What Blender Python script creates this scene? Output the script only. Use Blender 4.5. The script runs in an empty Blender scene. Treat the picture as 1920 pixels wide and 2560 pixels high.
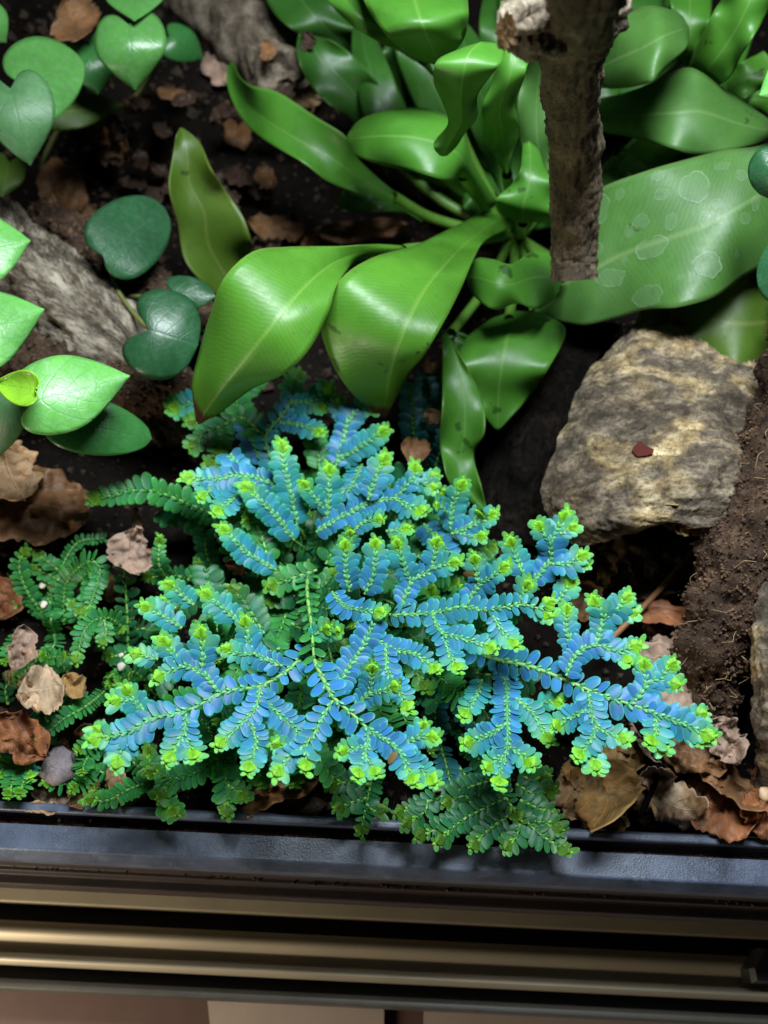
import bpy, math, random
import numpy as np
from mathutils import Vector, Matrix, noise
random.seed(7); np.random.seed(7)
D = bpy.data; scene = bpy.context.scene; col = scene.collection
PI = math.pi

# ------------------------------------------------------------------ camera
PITCH = math.radians(58.0); ROLL = math.radians(2.8)
CAM = np.array([0.0, -0.048, 0.270]); FPX = 1925.0; OV = 1920/1659.0
fwd = np.array([0, math.cos(PITCH), -math.sin(PITCH)])
rt0 = np.array([1.0, 0, 0]); up0 = np.cross(rt0, fwd)
# horizontal world lines run down to the right in the picture
right = rt0*math.cos(ROLL) + up0*math.sin(ROLL)
upv = -rt0*math.sin(ROLL) + up0*math.cos(ROLL)
cd = D.cameras.new('camera'); cam = D.objects.new('camera', cd); col.objects.link(cam)
m = Matrix(((right[0], upv[0], -fwd[0], CAM[0]), (right[1], upv[1], -fwd[1], CAM[1]), (right[2], upv[2], -fwd[2], CAM[2]), (0, 0, 0, 1)))
cam.matrix_world = m
cd.sensor_fit = 'HORIZONTAL'; cd.sensor_width = 24.0; cd.lens = 24.0*FPX/1920.0
cd.clip_start = 0.01; cd.clip_end = 50
cd.dof.use_dof = True; cd.dof.focus_distance = 0.226; cd.dof.aperture_fstop = cd.lens/2.6
scene.camera = cam
scene.render.resolution_x = 768; scene.render.resolution_y = 1024

# ------------------------------------------------------------------ light
w = D.worlds.new('World'); scene.world = w; w.use_nodes = True
bg = w.node_tree.nodes['Background']; bg.inputs[0].default_value = (0.85, 0.93, 1.0, 1); bg.inputs[1].default_value = 0.012
def area(name, loc, target, sx, sy, energy, colr):
    l = D.lights.new(name, 'AREA'); l.shape = 'RECTANGLE'; l.size = sx; l.size_y = sy; l.energy = energy; l.color = colr
    o = D.objects.new(name, l); col.objects.link(o); o.location = loc
    d = Vector(target)-Vector(loc); o.rotation_euler = d.to_track_quat('-Z', 'Y').to_euler(); return o
area('terrarium_lamp', (0.03, 0.16, 0.40), (0.03, 0.08, 0), 0.19, 0.10, 3.5, (0.86, 0.95, 1.0))
area('room_lamp', (-0.26, -0.17, 0.02), (-0.06, -0.06, -0.055), 0.08, 0.08, 0.8, (1.0, 0.87, 0.66))
vs = scene.view_settings; vs.view_transform = 'Standard'; vs.look = 'None'; vs.exposure = 0.0; vs.gamma = 1.0
scene.cycles.use_denoising = True
scene.cycles.max_bounces = 8; scene.cycles.transparent_max_bounces = 8

# ------------------------------------------------------------------ helpers
def ray(px, py):
    d = fwd + right*((px-960)/FPX) + upv*(-(py-1280)/FPX)
    return d/np.linalg.norm(d)
def P(px, py, z):
    d = ray(px, py); return CAM + d*((z-CAM[2])/d[2])
def PD(px, py, dist): return CAM + ray(px, py)*dist
def dist_at(px, py, z): return float(np.linalg.norm(P(px, py, z)-CAM))
def mpp(px, py, z): return dist_at(px, py, z)/FPX      # metres per photo pixel
def nrm(v): return v/(np.linalg.norm(v)+1e-12)
def fbm(p, H=0.8, lac=2.1, oc=5): return noise.fractal(Vector(p), H, lac, oc)
def catmull(pts, n):
    pts = np.asarray(pts, float); k = len(pts)
    if k == 2: t = np.linspace(0, 1, n)[:, None]; return pts[0]*(1-t)+pts[1]*t
    e = np.vstack([2*pts[0]-pts[1], pts, 2*pts[-1]-pts[-2]])
    u = np.linspace(0, k-1, n); i = np.minimum(u.astype(int), k-2); f = (u-i)[:, None]
    a, b, c, d = e[i], e[i+1], e[i+2], e[i+3]
    return 0.5*((2*b)+(c-a)*f+(2*a-5*b+4*c-d)*f**2+(3*b-a-3*c+d)*f**3)
def mesh(name, verts, faces, mat, parent=None, cols=None, uvs=None, smooth=True, origin=None):
    v = np.asarray(verts, float)
    if origin is None: origin = np.zeros(3)
    me = D.meshes.new(name); me.from_pydata((v-origin).tolist(), [], faces if isinstance(faces, list) else faces.tolist())
    if cols is not None:
        a = me.color_attributes.new('Col', 'FLOAT_COLOR', 'POINT'); c = np.ones((len(v), 4)); c[:, :3] = cols
        a.data.foreach_set('color', c.ravel())
    if uvs is not None:
        ul = me.uv_layers.new(name='UVMap'); idx = np.zeros(len(me.loops), int); me.loops.foreach_get('vertex_index', idx)
        ul.data.foreach_set('uv', np.asarray(uvs, float)[idx].ravel())
    if smooth: me.polygons.foreach_set('use_smooth', [True]*len(me.polygons))
    me.materials.append(mat); me.update()
    o = D.objects.new(name, me); col.objects.link(o); o.location = origin
    if parent is not None:
        o.parent = parent; o.location = Vector(origin)-PW(parent)
    return o
_pw = {}
def PW(o): return _pw.get(o.name, Vector((0, 0, 0)))
def reg(o, world): _pw[o.name] = Vector(world)
def empty(name, loc=(0, 0, 0)):
    o = D.objects.new(name, None); col.objects.link(o); o.location = loc; o.empty_display_size = .01; reg(o, loc); return o
def tag(o, label=None, cat=None, group=None, kind=None):
    if label: o['label'] = label
    if cat: o['category'] = cat
    if group: o['group'] = group
    if kind: o['kind'] = kind
    return o
def grid_faces(nu, nv, wrap=False):
    f = []
    for i in range(nu-1):
        for j in range(nv if wrap else nv-1):
            k = (j+1) % nv
            f.append((i*nv+j, i*nv+k, (i+1)*nv+k, (i+1)*nv+j))
    return f
def solid(o, t):
    s = o.modifiers.new('solid', 'SOLIDIFY'); s.thickness = t; s.offset = -1; return o

# ------------------------------------------------------------------ node helpers
class NT:
    def __init__(s, name):
        s.m = D.materials.new(name); s.m.use_nodes = True; s.t = s.m.node_tree; s.n = s.t.nodes; s.b = s.n['Principled BSDF']; s.out = s.n['Material Output']
    def new(s, typ, **kw):
        n = s.n.new(typ)
        for k, v in kw.items(): setattr(n, k, v)
        return n
    def link(s, a, b): s.t.links.new(a, b)
    def noise(s, scale, detail=5, rough=.6, vec=None, dist=0):
        n = s.new('ShaderNodeTexNoise'); n.inputs['Scale'].default_value = scale; n.inputs['Detail'].default_value = detail; n.inputs['Roughness'].default_value = rough; n.inputs['Distortion'].default_value = dist
        if vec is not None: s.link(vec, n.inputs['Vector'])
        return n.outputs['Fac']
    def pos(s): return s.new('ShaderNodeNewGeometry').outputs['Position']
    def obj(s): return s.new('ShaderNodeTexCoord').outputs['Object']
    def ramp(s, fac, stops):
        r = s.new('ShaderNodeValToRGB'); e = r.color_ramp.elements
        while len(e) < len(stops): e.new(.5)
        for el, (p, c) in zip(e, stops): el.position = p; el.color = (*c, 1) if len(c) == 3 else c
        s.link(fac, r.inputs[0]); return r.outputs[0]
    def mix(s, fac, a, b, blend='MIX'):
        n = s.new('ShaderNodeMix', data_type='RGBA', blend_type=blend)
        for sock, v in ((n.inputs[0], fac), (n.inputs[6], a), (n.inputs[7], b)):
            if hasattr(v, 'links'): s.link(v, sock)
            elif isinstance(v, (int, float)): sock.default_value = v
            else: sock.default_value = (*v, 1)
        return n.outputs[2]
    def math(s, op, a, b=None, c=None):
        n = s.new('ShaderNodeMath', operation=op)
        for i, v in enumerate((a, b, c)):
            if v is None: continue
            if hasattr(v, 'links'): s.link(v, n.inputs[i])
            else: n.inputs[i].default_value = v
        return n.outputs[0]
    def base(s, c): s.link(c, s.b.inputs['Base Color']) if hasattr(c, 'links') else setattr(s.b.inputs['Base Color'], 'default_value', (*c, 1))
    def rough(s, r): s.link(r, s.b.inputs['Roughness']) if hasattr(r, 'links') else setattr(s.b.inputs['Roughness'], 'default_value', r)
    def bump(s, h, strength=.5, dist=.001):
        b = s.new('ShaderNodeBump'); b.inputs['Strength'].default_value = strength; b.inputs['Distance'].default_value = dist
        s.link(h, b.inputs['Height']); s.link(b.outputs[0], s.b.inputs['Normal']); return b
    def translucent(s, c, fac):
        t = s.new('ShaderNodeBsdfTranslucent'); mx = s.new('ShaderNodeMixShader'); mx.inputs[0].default_value = fac
        s.link(c, t.inputs[0]) if hasattr(c, 'links') else setattr(t.inputs[0], 'default_value', (*c, 1))
        s.link(s.b.outputs[0], mx.inputs[1]); s.link(t.outputs[0], mx.inputs[2]); s.link(mx.outputs[0], s.out.inputs[0])

def mul(c, k): return tuple(x*k for x in c)
def fern_mat(name, c, rough=.35, brown=False):
    s = NT(name); uv = s.new('ShaderNodeUVMap').outputs[0]
    sp = s.new('ShaderNodeSeparateXYZ'); s.link(uv, sp.inputs[0]); u, v = sp.outputs[0], sp.outputs[1]
    av = s.math('ABSOLUTE', v)
    # side veins: fine lines running out to the margin at a slant
    ph = s.math('MULTIPLY', s.math('SUBTRACT', u, s.math('MULTIPLY', av, .12)), 430.0)
    ph = s.math('ADD', ph, s.math('MULTIPLY', s.noise(6, 2, .5, uv), 10))
    vein = s.math('MULTIPLY_ADD', s.math('SINE', ph), .5, .5)
    rib = s.math('LESS_THAN', av, .035)
    ribs = s.math('SUBTRACT', 1.0, s.math('MINIMUM', s.math('MULTIPLY', av, 16.0), 1.0))
    n1 = s.noise(38, 5, .6, s.pos()); n2 = s.noise(170, 4, .7, s.pos())
    cc = s.ramp(n1, [(.3, mul(c, .72)), (.55, c), (.75, (c[0]*1.35, c[1]*1.12, c[2]*1.1))])
    cc = s.mix(s.math('MULTIPLY', s.math('MULTIPLY', vein, s.noise(25, 3, .6, s.pos())), .34), cc, (c[0]*1.7+.01, c[1]*1.3, c[2]*1.4))
    cc = s.mix(s.math('MULTIPLY', ribs, .55), cc, (min(.5, c[0]*2.2+.03), min(.75, c[1]*1.35+.03), c[2]*2.2+.02))
    cc = s.mix(s.ramp(n2, [(.62, (0, 0, 0)), (.70, (.45, .45, .45))]), cc, mul(c, .5))
    cc = s.mix(s.ramp(s.noise(75, 3, .5, s.pos()), [(.68, (0, 0, 0)), (.70, (.8, .8, .8))]), cc, mul(c, .3))
    cc = s.mix(s.ramp(av, [(.94, (0, 0, 0)), (1.0, (.6, .6, .6))]), cc, (c[0]*1.6+.03, c[1]*1.2, c[2]*2))
    if brown:
        tipm = s.ramp(s.math('ADD', u, s.math('MULTIPLY', s.math('SUBTRACT', s.noise(14, 4, .6, uv), .5), .16)), [(.915, (0, 0, 0)), (.93, (1, 1, 1))])
        cc = s.mix(tipm, cc, (.07, .022, .012))
    s.base(cc)
    s.rough(s.math('MULTIPLY_ADD', n2, .5, rough-.17)); s.b.inputs['Specular IOR Level'].default_value = .5
    h = s.math('ADD', s.math('MULTIPLY', s.math('MULTIPLY', vein, s.noise(40, 2, .6, s.pos())), .4), s.math('ADD', s.math('MULTIPLY', ribs, 1.3), s.math('MULTIPLY', n2, 1.1)))
    s.bump(h, .2, .0003)
    s.translucent(s.mix(1.0, cc, (1.2, 1.1, .4), 'MULTIPLY'), .3)
    return s.m
def vine_mat(name, c, rough=.32, dust=.2, vein_c=None, vstr=.5):
    s = NT(name); uv = s.new('ShaderNodeUVMap').outputs[0]
    sp = s.new('ShaderNodeSeparateXYZ'); s.link(uv, sp.inputs[0]); u, v = sp.outputs[0], sp.outputs[1]
    av = s.math('ABSOLUTE', v)
    rib = s.math('SUBTRACT', 1.0, s.math('MINIMUM', s.math('MULTIPLY', av, 22.0), 1.0))
    ph = s.math('FRACT', s.math('MULTIPLY', s.math('SUBTRACT', u, s.math('MULTIPLY', av, .34)), 5.2))
    sv = s.math('SUBTRACT', 1.0, s.math('MINIMUM', s.math('MULTIPLY', s.math('ABSOLUTE', s.math('SUBTRACT', ph, .5)), 14.0), 1.0))
    vo = s.new('ShaderNodeTexVoronoi', feature='DISTANCE_TO_EDGE'); vo.inputs['Scale'].default_value = 330; s.link(s.pos(), vo.inputs['Vector'])
    net = s.math('SUBTRACT', 1.0, s.math('MINIMUM', s.math('MULTIPLY', vo.outputs['Distance'], 9.0), 1.0))
    vm = s.math('MINIMUM', 1.0, s.math('ADD', rib, s.math('ADD', s.math('MULTIPLY', sv, .6), s.math('MULTIPLY', net, .4))))
    n1 = s.noise(60, 5, .6, s.pos()); n2 = s.noise(420, 3, .7, s.pos())
    cc = s.ramp(n1, [(.3, mul(c, .75)), (.6, c), (.8, mul(c, 1.25))])
    g = sum(c)/3
    cc = s.mix(s.ramp(n2, [(.45, (0, 0, 0)), (.75, (dust*.6,)*3)]), cc, (g*1.3+.04, g*2.0+.07, g*1.3+.05))
    vc = vein_c or mul(c, .55)
    cc = s.mix(s.math('MULTIPLY', vm, vstr), cc, vc)
    cc = s.mix(s.ramp(s.noise(230, 2, .5, s.pos()), [(.74, (0, 0, 0)), (.78, (.7, .7, .7))]), cc, mul(c, .35))
    s.base(cc); s.rough(s.math('MULTIPLY_ADD', n2, .2, rough-.1))
    s.bump(s.math('SUBTRACT', s.math('MULTIPLY', s.noise(160, 3, .5, s.pos()), 1.6), s.math('MULTIPLY', vm, .6)), .28, .0004)
    s.translucent(s.mix(1.0, cc, (1.2, 1.15, .5), 'MULTIPLY'), .15)
    return s.m
def bark_mat(name, dark, mid, light, scale=60, rough=.85, stretch=None, uv=False, thr=(.32, .5, .68), bump=.9, spec=.25):
    s = NT(name); p = s.new('ShaderNodeUVMap').outputs[0] if uv else s.pos()
    if stretch:
        mp = s.new('ShaderNodeMapping'); mp.inputs['Scale'].default_value = stretch; s.link(p, mp.inputs[0]); p2 = mp.outputs[0]
    else: p2 = p
    n1 = s.noise(scale, 8, .68, p2, .4); n2 = s.noise(scale*7, 6, .7, p2); n3 = s.noise(scale*.35, 4, .6, p)
    f = s.math('ADD', s.math('MULTIPLY', n1, .5), s.math('ADD', s.math('MULTIPLY', n2, .3), s.math('MULTIPLY', n3, .2)))
    cc = s.ramp(f, [(thr[0], dark), (thr[1], mid), (thr[2], light)])
    cc = s.mix(s.ramp(n2, [(.32, (.8, .8, .8)), (.45, (0, 0, 0))]), cc, mul(dark, .5))
    s.base(cc); s.rough(rough); s.b.inputs['Specular IOR Level'].default_value = spec
    s.bump(s.math('ADD', s.math('MULTIPLY', n1, .7), s.math('MULTIPLY', n2, .5)), bump, .001)
    return s.m
def dry_mat(name, c, rough=.6):
    s = NT(name); p = s.pos(); uv = s.new('ShaderNodeUVMap').outputs[0]
    n1 = s.noise(70, 6, .65, p); n2 = s.noise(500, 4, .7, p)
    cc = s.ramp(n1, [(.28, mul(c, .35)), (.5, c), (.72, (min(1, c[0]*1.7), min(1, c[1]*1.6), min(1, c[2]*1.6)))])
    sp = s.new('ShaderNodeSeparateXYZ'); s.link(uv, sp.inputs[0]); u, v = sp.outputs[0], sp.outputs[1]
    av = s.math('ABSOLUTE', v)
    rib = s.math('SUBTRACT', 1.0, s.math('MINIMUM', s.math('MULTIPLY', av, 20.0), 1.0))
    ph = s.math('FRACT', s.math('MULTIPLY', s.math('SUBTRACT', u, s.math('MULTIPLY', av, .4)), 4.0))
    sv = s.math('SUBTRACT', 1.0, s.math('MINIMUM', s.math('MULTIPLY', s.math('ABSOLUTE', s.math('SUBTRACT', ph, .5)), 16.0), 1.0))
    vm = s.math('MAXIMUM', rib, s.math('MULTIPLY', sv, .7))
    cc = s.mix(s.math('MULTIPLY', vm, .45), cc, (min(1, c[0]*2.0), min(1, c[1]*1.8), min(1, c[2]*1.6)))
    cc = s.mix(s.ramp(n2, [(.62, (0, 0, 0)), (.75, (.6, .6, .6))]), cc, mul(c, .3))
    s.base(cc); s.rough(rough); s.bump(s.math('ADD', s.math('ADD', n1, vm), s.math('MULTIPLY', n2, .4)), .5, .0008)
    s.translucent(cc, .12); return s.m
def plain(name, c, rough=.5, metal=0, nsc=200, var=.25, bump=.15, spec=.5):
    s = NT(name); n = s.noise(nsc, 5, .65, s.pos()); n3 = s.noise(nsc*.12, 4, .6, s.pos())
    s.base(s.ramp(s.math('MULTIPLY_ADD', n3, .5, s.math('MULTIPLY', n, .5)), [(.3, mul(c, 1-var)), (.7, mul(c, 1+var))]))
    s.rough(s.math('MULTIPLY_ADD', n3, .3, rough-.15)); s.b.inputs['Metallic'].default_value = metal; s.b.inputs['Specular IOR Level'].default_value = spec
    s.bump(n, bump, .0005); return s.m

M = {}
M['fern'] = fern_mat('fern leaf', (.085, .275, .024), brown=True)
M['fern_plain'] = fern_mat('fern leaf plain', (.062, .225, .022))
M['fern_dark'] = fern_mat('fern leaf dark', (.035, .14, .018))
M['fern_dusty'] = fern_mat('fern leaf dusty', (.068, .19, .036), rough=.40)
M['fern_olive'] = fern_mat('fern leaf olive', (.075, .155, .014), rough=.42)  # older olive leaf, darkened in colour for the shade on olive_right
M['vine_bright'] = vine_mat('vine bright', (.15, .47, .09), rough=.34, dust=.5, vein_c=(.06, .28, .07), vstr=.5)
M['vine_lime'] = vine_mat('vine lime', (.26, .55, .03), rough=.22, dust=.1)
M['vine_mid'] = vine_mat('vine mid', (.085, .27, .055), dust=.35, vein_c=(.05, .17, .05), vstr=.35)
M['vine_dusty'] = vine_mat('vine dusty', (.065, .18, .06), rough=.5, dust=.4, vein_c=(.05, .13, .06), vstr=.3)
M['vine_dark'] = vine_mat('vine dark', (.018, .085, .03), rough=.36, dust=.35, vein_c=(.035, .13, .06), vstr=.3)
M['vine_green'] = vine_mat('vine green', (.035, .17, .035), rough=.34, dust=.3, vein_c=(.03, .12, .04), vstr=.3)
def stain_mat():
    s = NT('water stain'); s.base((.42, .55, .40)); s.rough(.5); s.b.inputs['Alpha'].default_value = .30; return s.m
M['stain'] = stain_mat()
def film_mat():
    s = NT('water film'); s.base((.40, .52, .42)); s.rough(.35); s.b.inputs['Alpha'].default_value = .05; return s.m
M['film'] = film_mat()
def moss_mat():
    s = NT('spikemoss leaf'); a = s.new('ShaderNodeVertexColor', layer_name='Col')
    n = s.noise(900, 3, .6, s.pos()); 
    cc = s.mix(s.ramp(n, [(.36, (0, 0, 0)), (.66, (.8, .8, .8))]), a.outputs[0], s.mix(1.0, a.outputs[0], (.85, 1.2, .80), 'MULTIPLY'))
    s.base(cc); s.rough(.4); s.b.inputs['Specular IOR Level'].default_value = .25
    s.bump(n, .15, .0003); s.translucent(s.mix(1.0, cc, (.9, 1.2, .5), 'MULTIPLY'), .15); return s.m
M['moss'] = moss_mat()
M['moss_stem'] = plain('spikemoss stem', (.20, .42, .10), rough=.5, nsc=900)
M['petiole'] = plain('petiole', (.10, .24, .03), rough=.45, nsc=300)
M['vine_stem'] = plain('vine stem', (.13, .15, .04), rough=.6, nsc=300)
M['branch'] = bark_mat('branch bark', (.03, .024, .018), (.13, .10, .07), (.36, .30, .22), 90, thr=(.38, .5, .66))
M['stick'] = bark_mat('stick bark', (.02, .014, .009), (.095, .07, .044), (.24, .19, .125), 120, thr=(.38, .52, .70), uv=True, stretch=(.7, 1.1, 1))
M['log'] = bark_mat('log bark', (.012, .009, .007), (.105, .083, .058), (.40, .35, .27), 120, thr=(.41, .5, .62), uv=True, stretch=(.45, 1.25, 1))
def cork_mat():
    s = NT('cork bark'); p = s.pos(); mp = s.new('ShaderNodeMapping'); mp.inputs['Scale'].default_value = (1, 1.5, 1.5); s.link(p, mp.inputs[0]); q = mp.outputs[0]
    big = s.noise(38, 4, .6, q, .6); md = s.noise(140, 7, .7, q, .3); fi = s.noise(620, 5, .75, p); mu = s.noise(22, 3, .5, p)
    ca = s.ramp(md, [(.34, (.030, .022, .016)), (.5, (.098, .075, .053)), (.66, (.25, .20, .14))])
    cb = s.ramp(md, [(.30, (.11, .07, .03)), (.5, (.36, .26, .125)), (.68, (.68, .56, .35))])
    cc = s.mix(s.ramp(big, [(.47, (0, 0, 0)), (.64, (1, 1, 1))]), ca, cb)
    cc = s.mix(s.ramp(fi, [(.36, (.75, .75, .75)), (.5, (0, 0, 0))]), cc, (.03, .022, .016))
    cc = s.mix(s.ramp(fi, [(.62, (0, 0, 0)), (.74, (.5, .5, .5))]), cc, (.55, .48, .36))
    cc = s.mix(s.ramp(mu, [(.35, (.6, .6, .6)), (.5, (0, 0, 0))]), cc, s.mix(1.0, cc, (.45, .36, .24), 'MULTIPLY'))
    s.base(cc); s.rough(.8); s.b.inputs['Specular IOR Level'].default_value = .25
    s.bump(s.math('ADD', md, s.math('MULTIPLY', fi, .6)), .8, .0008); return s.m
M['cork'] = cork_mat()
M['cork_edge'] = bark_mat('cork inner face', (.12, .07, .02), (.36, .25, .09), (.6, .45, .2), 160)
M['cork_dark'] = bark_mat('dark bark', (.002, .0016, .0014), (.006, .005, .0045), (.024, .017, .012), 60, spec=.03)  # dark bark, its colour pushed near black to imitate leaf shade
M['coir'] = bark_mat('coir', (.010, .006, .004), (.045, .025, .014), (.17, .105, .062), 170, thr=(.38, .52, .68))
M['coir_crumb'] = bark_mat('coir crumb', (.016, .009, .006), (.085, .046, .026), (.27, .165, .10), 120)
M['fibre'] = plain('fibre', (.36, .24, .12), rough=.7)
M['cutwood'] = bark_mat('cut wood', (.10, .055, .025), (.34, .22, .11), (.62, .48, .30), 220)
M['soil'] = bark_mat('soil', (.002, .0015, .0013), (.007, .005, .0035), (.024, .016, .011), 160, thr=(.38, .55, .75), spec=.08)  # dark damp soil, darkened further to imitate the shaded back
M['crumb'] = bark_mat('soil crumb', (.008, .005, .004), (.035, .022, .014), (.11, .07, .045), 90)
for k, c in dict(tan=(.36, .22, .11), pale=(.42, .30, .19), brown=(.17, .082, .032), rust=(.23, .085, .03), dark=(.042, .021, .011), pink=(.30, .20, .145), ochre=(.27, .16, .055)).items():
    M['dry_'+k] = dry_mat('dry leaf '+k, c)
M['perlite'] = plain('perlite', (.60, .54, .46), rough=.8)
M['stone'] = bark_mat('grey stone', (.10, .08, .09), (.22, .18, .19), (.38, .33, .34), 260)
M['redchip'] = plain('red chip', (.075, .014, .010), rough=.75, spec=.15)
def plastic():
    s = NT('black plastic'); p = s.pos(); n = s.noise(1500, 3, .7, p); n2 = s.noise(45, 5, .65, p); n3 = s.noise(160, 5, .7, p)
    s.base(s.ramp(n2, [(.3, (.018, .020, .026)), (.7, (.05, .054, .068))]))
    c2 = s.mix(s.ramp(n3, [(.55, (0, 0, 0)), (.8, (.5, .5, .5))]), s.ramp(n2, [(.3, (.034, .042, .064)), (.7, (.10, .125, .19))]), (.22, .25, .34)); s.base(c2)  # bluish base stands in for lamp sheen on black plastic; flecks are dust
    s.rough(s.math('MULTIPLY_ADD', n2, .4, .16)); s.b.inputs['Specular IOR Level'].default_value = .6
    s.bump(s.math('ADD', n, s.math('MULTIPLY', n3, .6)), .35, .0004); return s.m
M['plastic'] = plastic()
M['plastic_brown'] = plain('dusty brown plastic', (.024, .014, .012), rough=.6, nsc=400, var=.4)
M['plastic_dark'] = plain('dark gap', (.010, .008, .007), rough=.6)
M['metal'] = plain('brushed aluminium', (.42, .36, .26), rough=.5, metal=.5, nsc=30, var=.12, bump=.03)
M['metal_dim'] = plain('dull aluminium', (.34, .29, .20), rough=.5, metal=.5, nsc=40, var=.2, bump=.05)
M['metal_grey'] = plain('grey rubber seal', (.06, .055, .045), rough=.5)
M['card_brown'] = plain('brown card', (.10, .055, .045), rough=.6, nsc=60)
M['card_pale'] = plain('pale card', (.42, .34, .30), rough=.6, nsc=60, var=.08)
M['ink'] = plain('ink', (.12, .09, .08), rough=.6)
M['tape'] = plain('black clip', (.012, .012, .012), rough=.4)

# ------------------------------------------------------------------ ground
def gz(x, y):
    z = -0.004 + 0.006*fbm((x*28, y*28, 3.1)) + 0.003*fbm((x*110, y*110, 1.7))
    if y > .30: z += (y-.30)*.42
    if y < .02: z = z*.5 - .003
    return z
gx = np.linspace(-.55, .55, 190); gy = np.linspace(.002, .75, 150)
vs_ = [(x, y, gz(x, y)) for y in gy for x in gx]
tag(mesh('soil', vs_, grid_faces(150, 190), M['soil']), 'dark damp terrarium soil', None, None, 'structure')
def rot_chunk(c, r, rs):
    # small irregular tetra-like crumb: an octahedron with jitter
    o = np.array([(1, 0, 0), (-1, 0, 0), (0, 1, 0), (0, -1, 0), (0, 0, .8), (0, 0, -.8)], float)*r*(1+.5*(rs.rand(6, 1)-.5))
    q, _ = np.linalg.qr(rs.randn(3, 3)); return o@q + c
OCT = [(0, 2, 4), (2, 1, 4), (1, 3, 4), (3, 0, 4), (2, 0, 5), (1, 2, 5), (3, 1, 5), (0, 3, 5)]
def crumbs(name, centres, radii, mat, parent=None, seed=1):
    rs = np.random.RandomState(seed); V = []; F = []
    for c, r in zip(centres, radii):
        b = len(V); V.extend(rot_chunk(np.asarray(c), r, rs).tolist()); F.extend([(a+b, d+b, e+b) for a, d, e in OCT])
    o = mesh(name, V, F, mat, parent, smooth=False); o['kind'] = 'stuff'; return o
rs = np.random.RandomState(5)
cs = []; rr = []
for _ in range(9000):
    y = .004+.42*rs.rand()**1.3; x = (rs.rand()-.5)*(.30+.8*y); r = .0005+.0016*rs.rand()**3
    cs.append((x, y, gz(x, y)+r*.4)); rr.append(r)
for _ in range(900):
    y = .15+.35*rs.rand(); x = -.02-.25*rs.rand(); r = .001+.0035*rs.rand()**2; cs.append((x, y, gz(x, y)+r*.4)); rr.append(r)
tag(crumbs('soil_crumbs', cs, rr, M['crumb']), 'loose dark crumbs scattered over the terrarium soil', 'soil')

# ------------------------------------------------------------------ tubes and patches
def frames(pts):
    T = np.gradient(pts, axis=0); T /= np.linalg.norm(T, axis=1)[:, None]
    ref = np.array([0, 0, 1.0]) if abs(T[0][2]) < .9 else np.array([0, 1.0, 0]); N = []; n = nrm(np.cross(np.cross(T[0], ref), T[0]))
    for t in T: n = nrm(n-t*np.dot(n, t)); N.append(n)
    N = np.array(N); return T, N, np.cross(T, N)
def tube_geo(pts, rad, seg):
    T, N, B = frames(pts); a = np.linspace(0, 2*PI, seg, endpoint=False)+PI
    return pts[:, None, :] + (N[:, None, :]*np.cos(a)[None, :, None]+B[:, None, :]*np.sin(a)[None, :, None])*np.asarray(rad)[:, None, None]
def wood(name, ctrl, mat, n=90, seg=56, amp=.0025, sc=60, ridge=.0012, parent=None, capmat=None, groove=8, fine=.0006, hollow=.3):
    """ctrl: (px,py,z,radius_px)"""
    c = catmull(ctrl, n); pts = np.array([P(a, b, z) for a, b, z, r in c]); rad = np.array([max(r, .5)*mpp(a, b, z) for a, b, z, r in c])
    G = tube_geo(pts, rad, seg); T, N, B = frames(pts); L = np.concatenate([[0], np.cumsum(np.linalg.norm(np.diff(pts, axis=0), axis=1))])
    V = G.copy(); sd = random.random()*50
    for i in range(n):
        for j in range(seg):
            d = nrm(G[i, j]-pts[i]); a = 2*PI*j/seg
            q = (math.cos(a)*groove*.25+sd, math.sin(a)*groove*.25, L[i]*sc*.5)
            h = amp*fbm(G[i, j]*sc+sd) + ridge*(1-2*abs(fbm(q))) + fine*fbm(G[i, j]*sc*6)
            V[i, j] = G[i, j]+d*h
    F = grid_faces(n, seg, True); Vl = V.reshape(-1, 3).tolist()
    o = mesh(name, Vl, F, mat, parent, uvs=[(L[i_], min(j_, seg-j_)/seg*2*PI*rad[i_]) for i_ in range(n) for j_ in range(seg)])
    # end faces with a rough hollow
    for end, idx, sgn in (('a', 0, -1), ('b', n-1, 1)):
        ring = V[idx]; cen = ring.mean(0); CV = [cen - sgn*T[idx]*rad[idx]*hollow]; CF = []; R = 6
        for k in range(1, R+1):
            f = k/R
            for j in range(seg):
                p = cen+(ring[j]-cen)*f; dpt = sgn*T[idx]*rad[idx]*(-hollow*(1-f**2)+.16*fbm(p*700+sd)*(1 if k < R else 0)); CV.append(p+dpt)
        for j in range(seg): CF.append((0, 1+j, 1+(j+1) % seg))
        for k in range(R-1):
            for j in range(seg): CF.append((1+k*seg+j, 1+k*seg+(j+1) % seg, 1+(k+1)*seg+(j+1) % seg, 1+(k+1)*seg+j))
        mesh('cut_end', CV, CF, capmat or M['cutwood'], o)
    return o, V, pts
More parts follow.
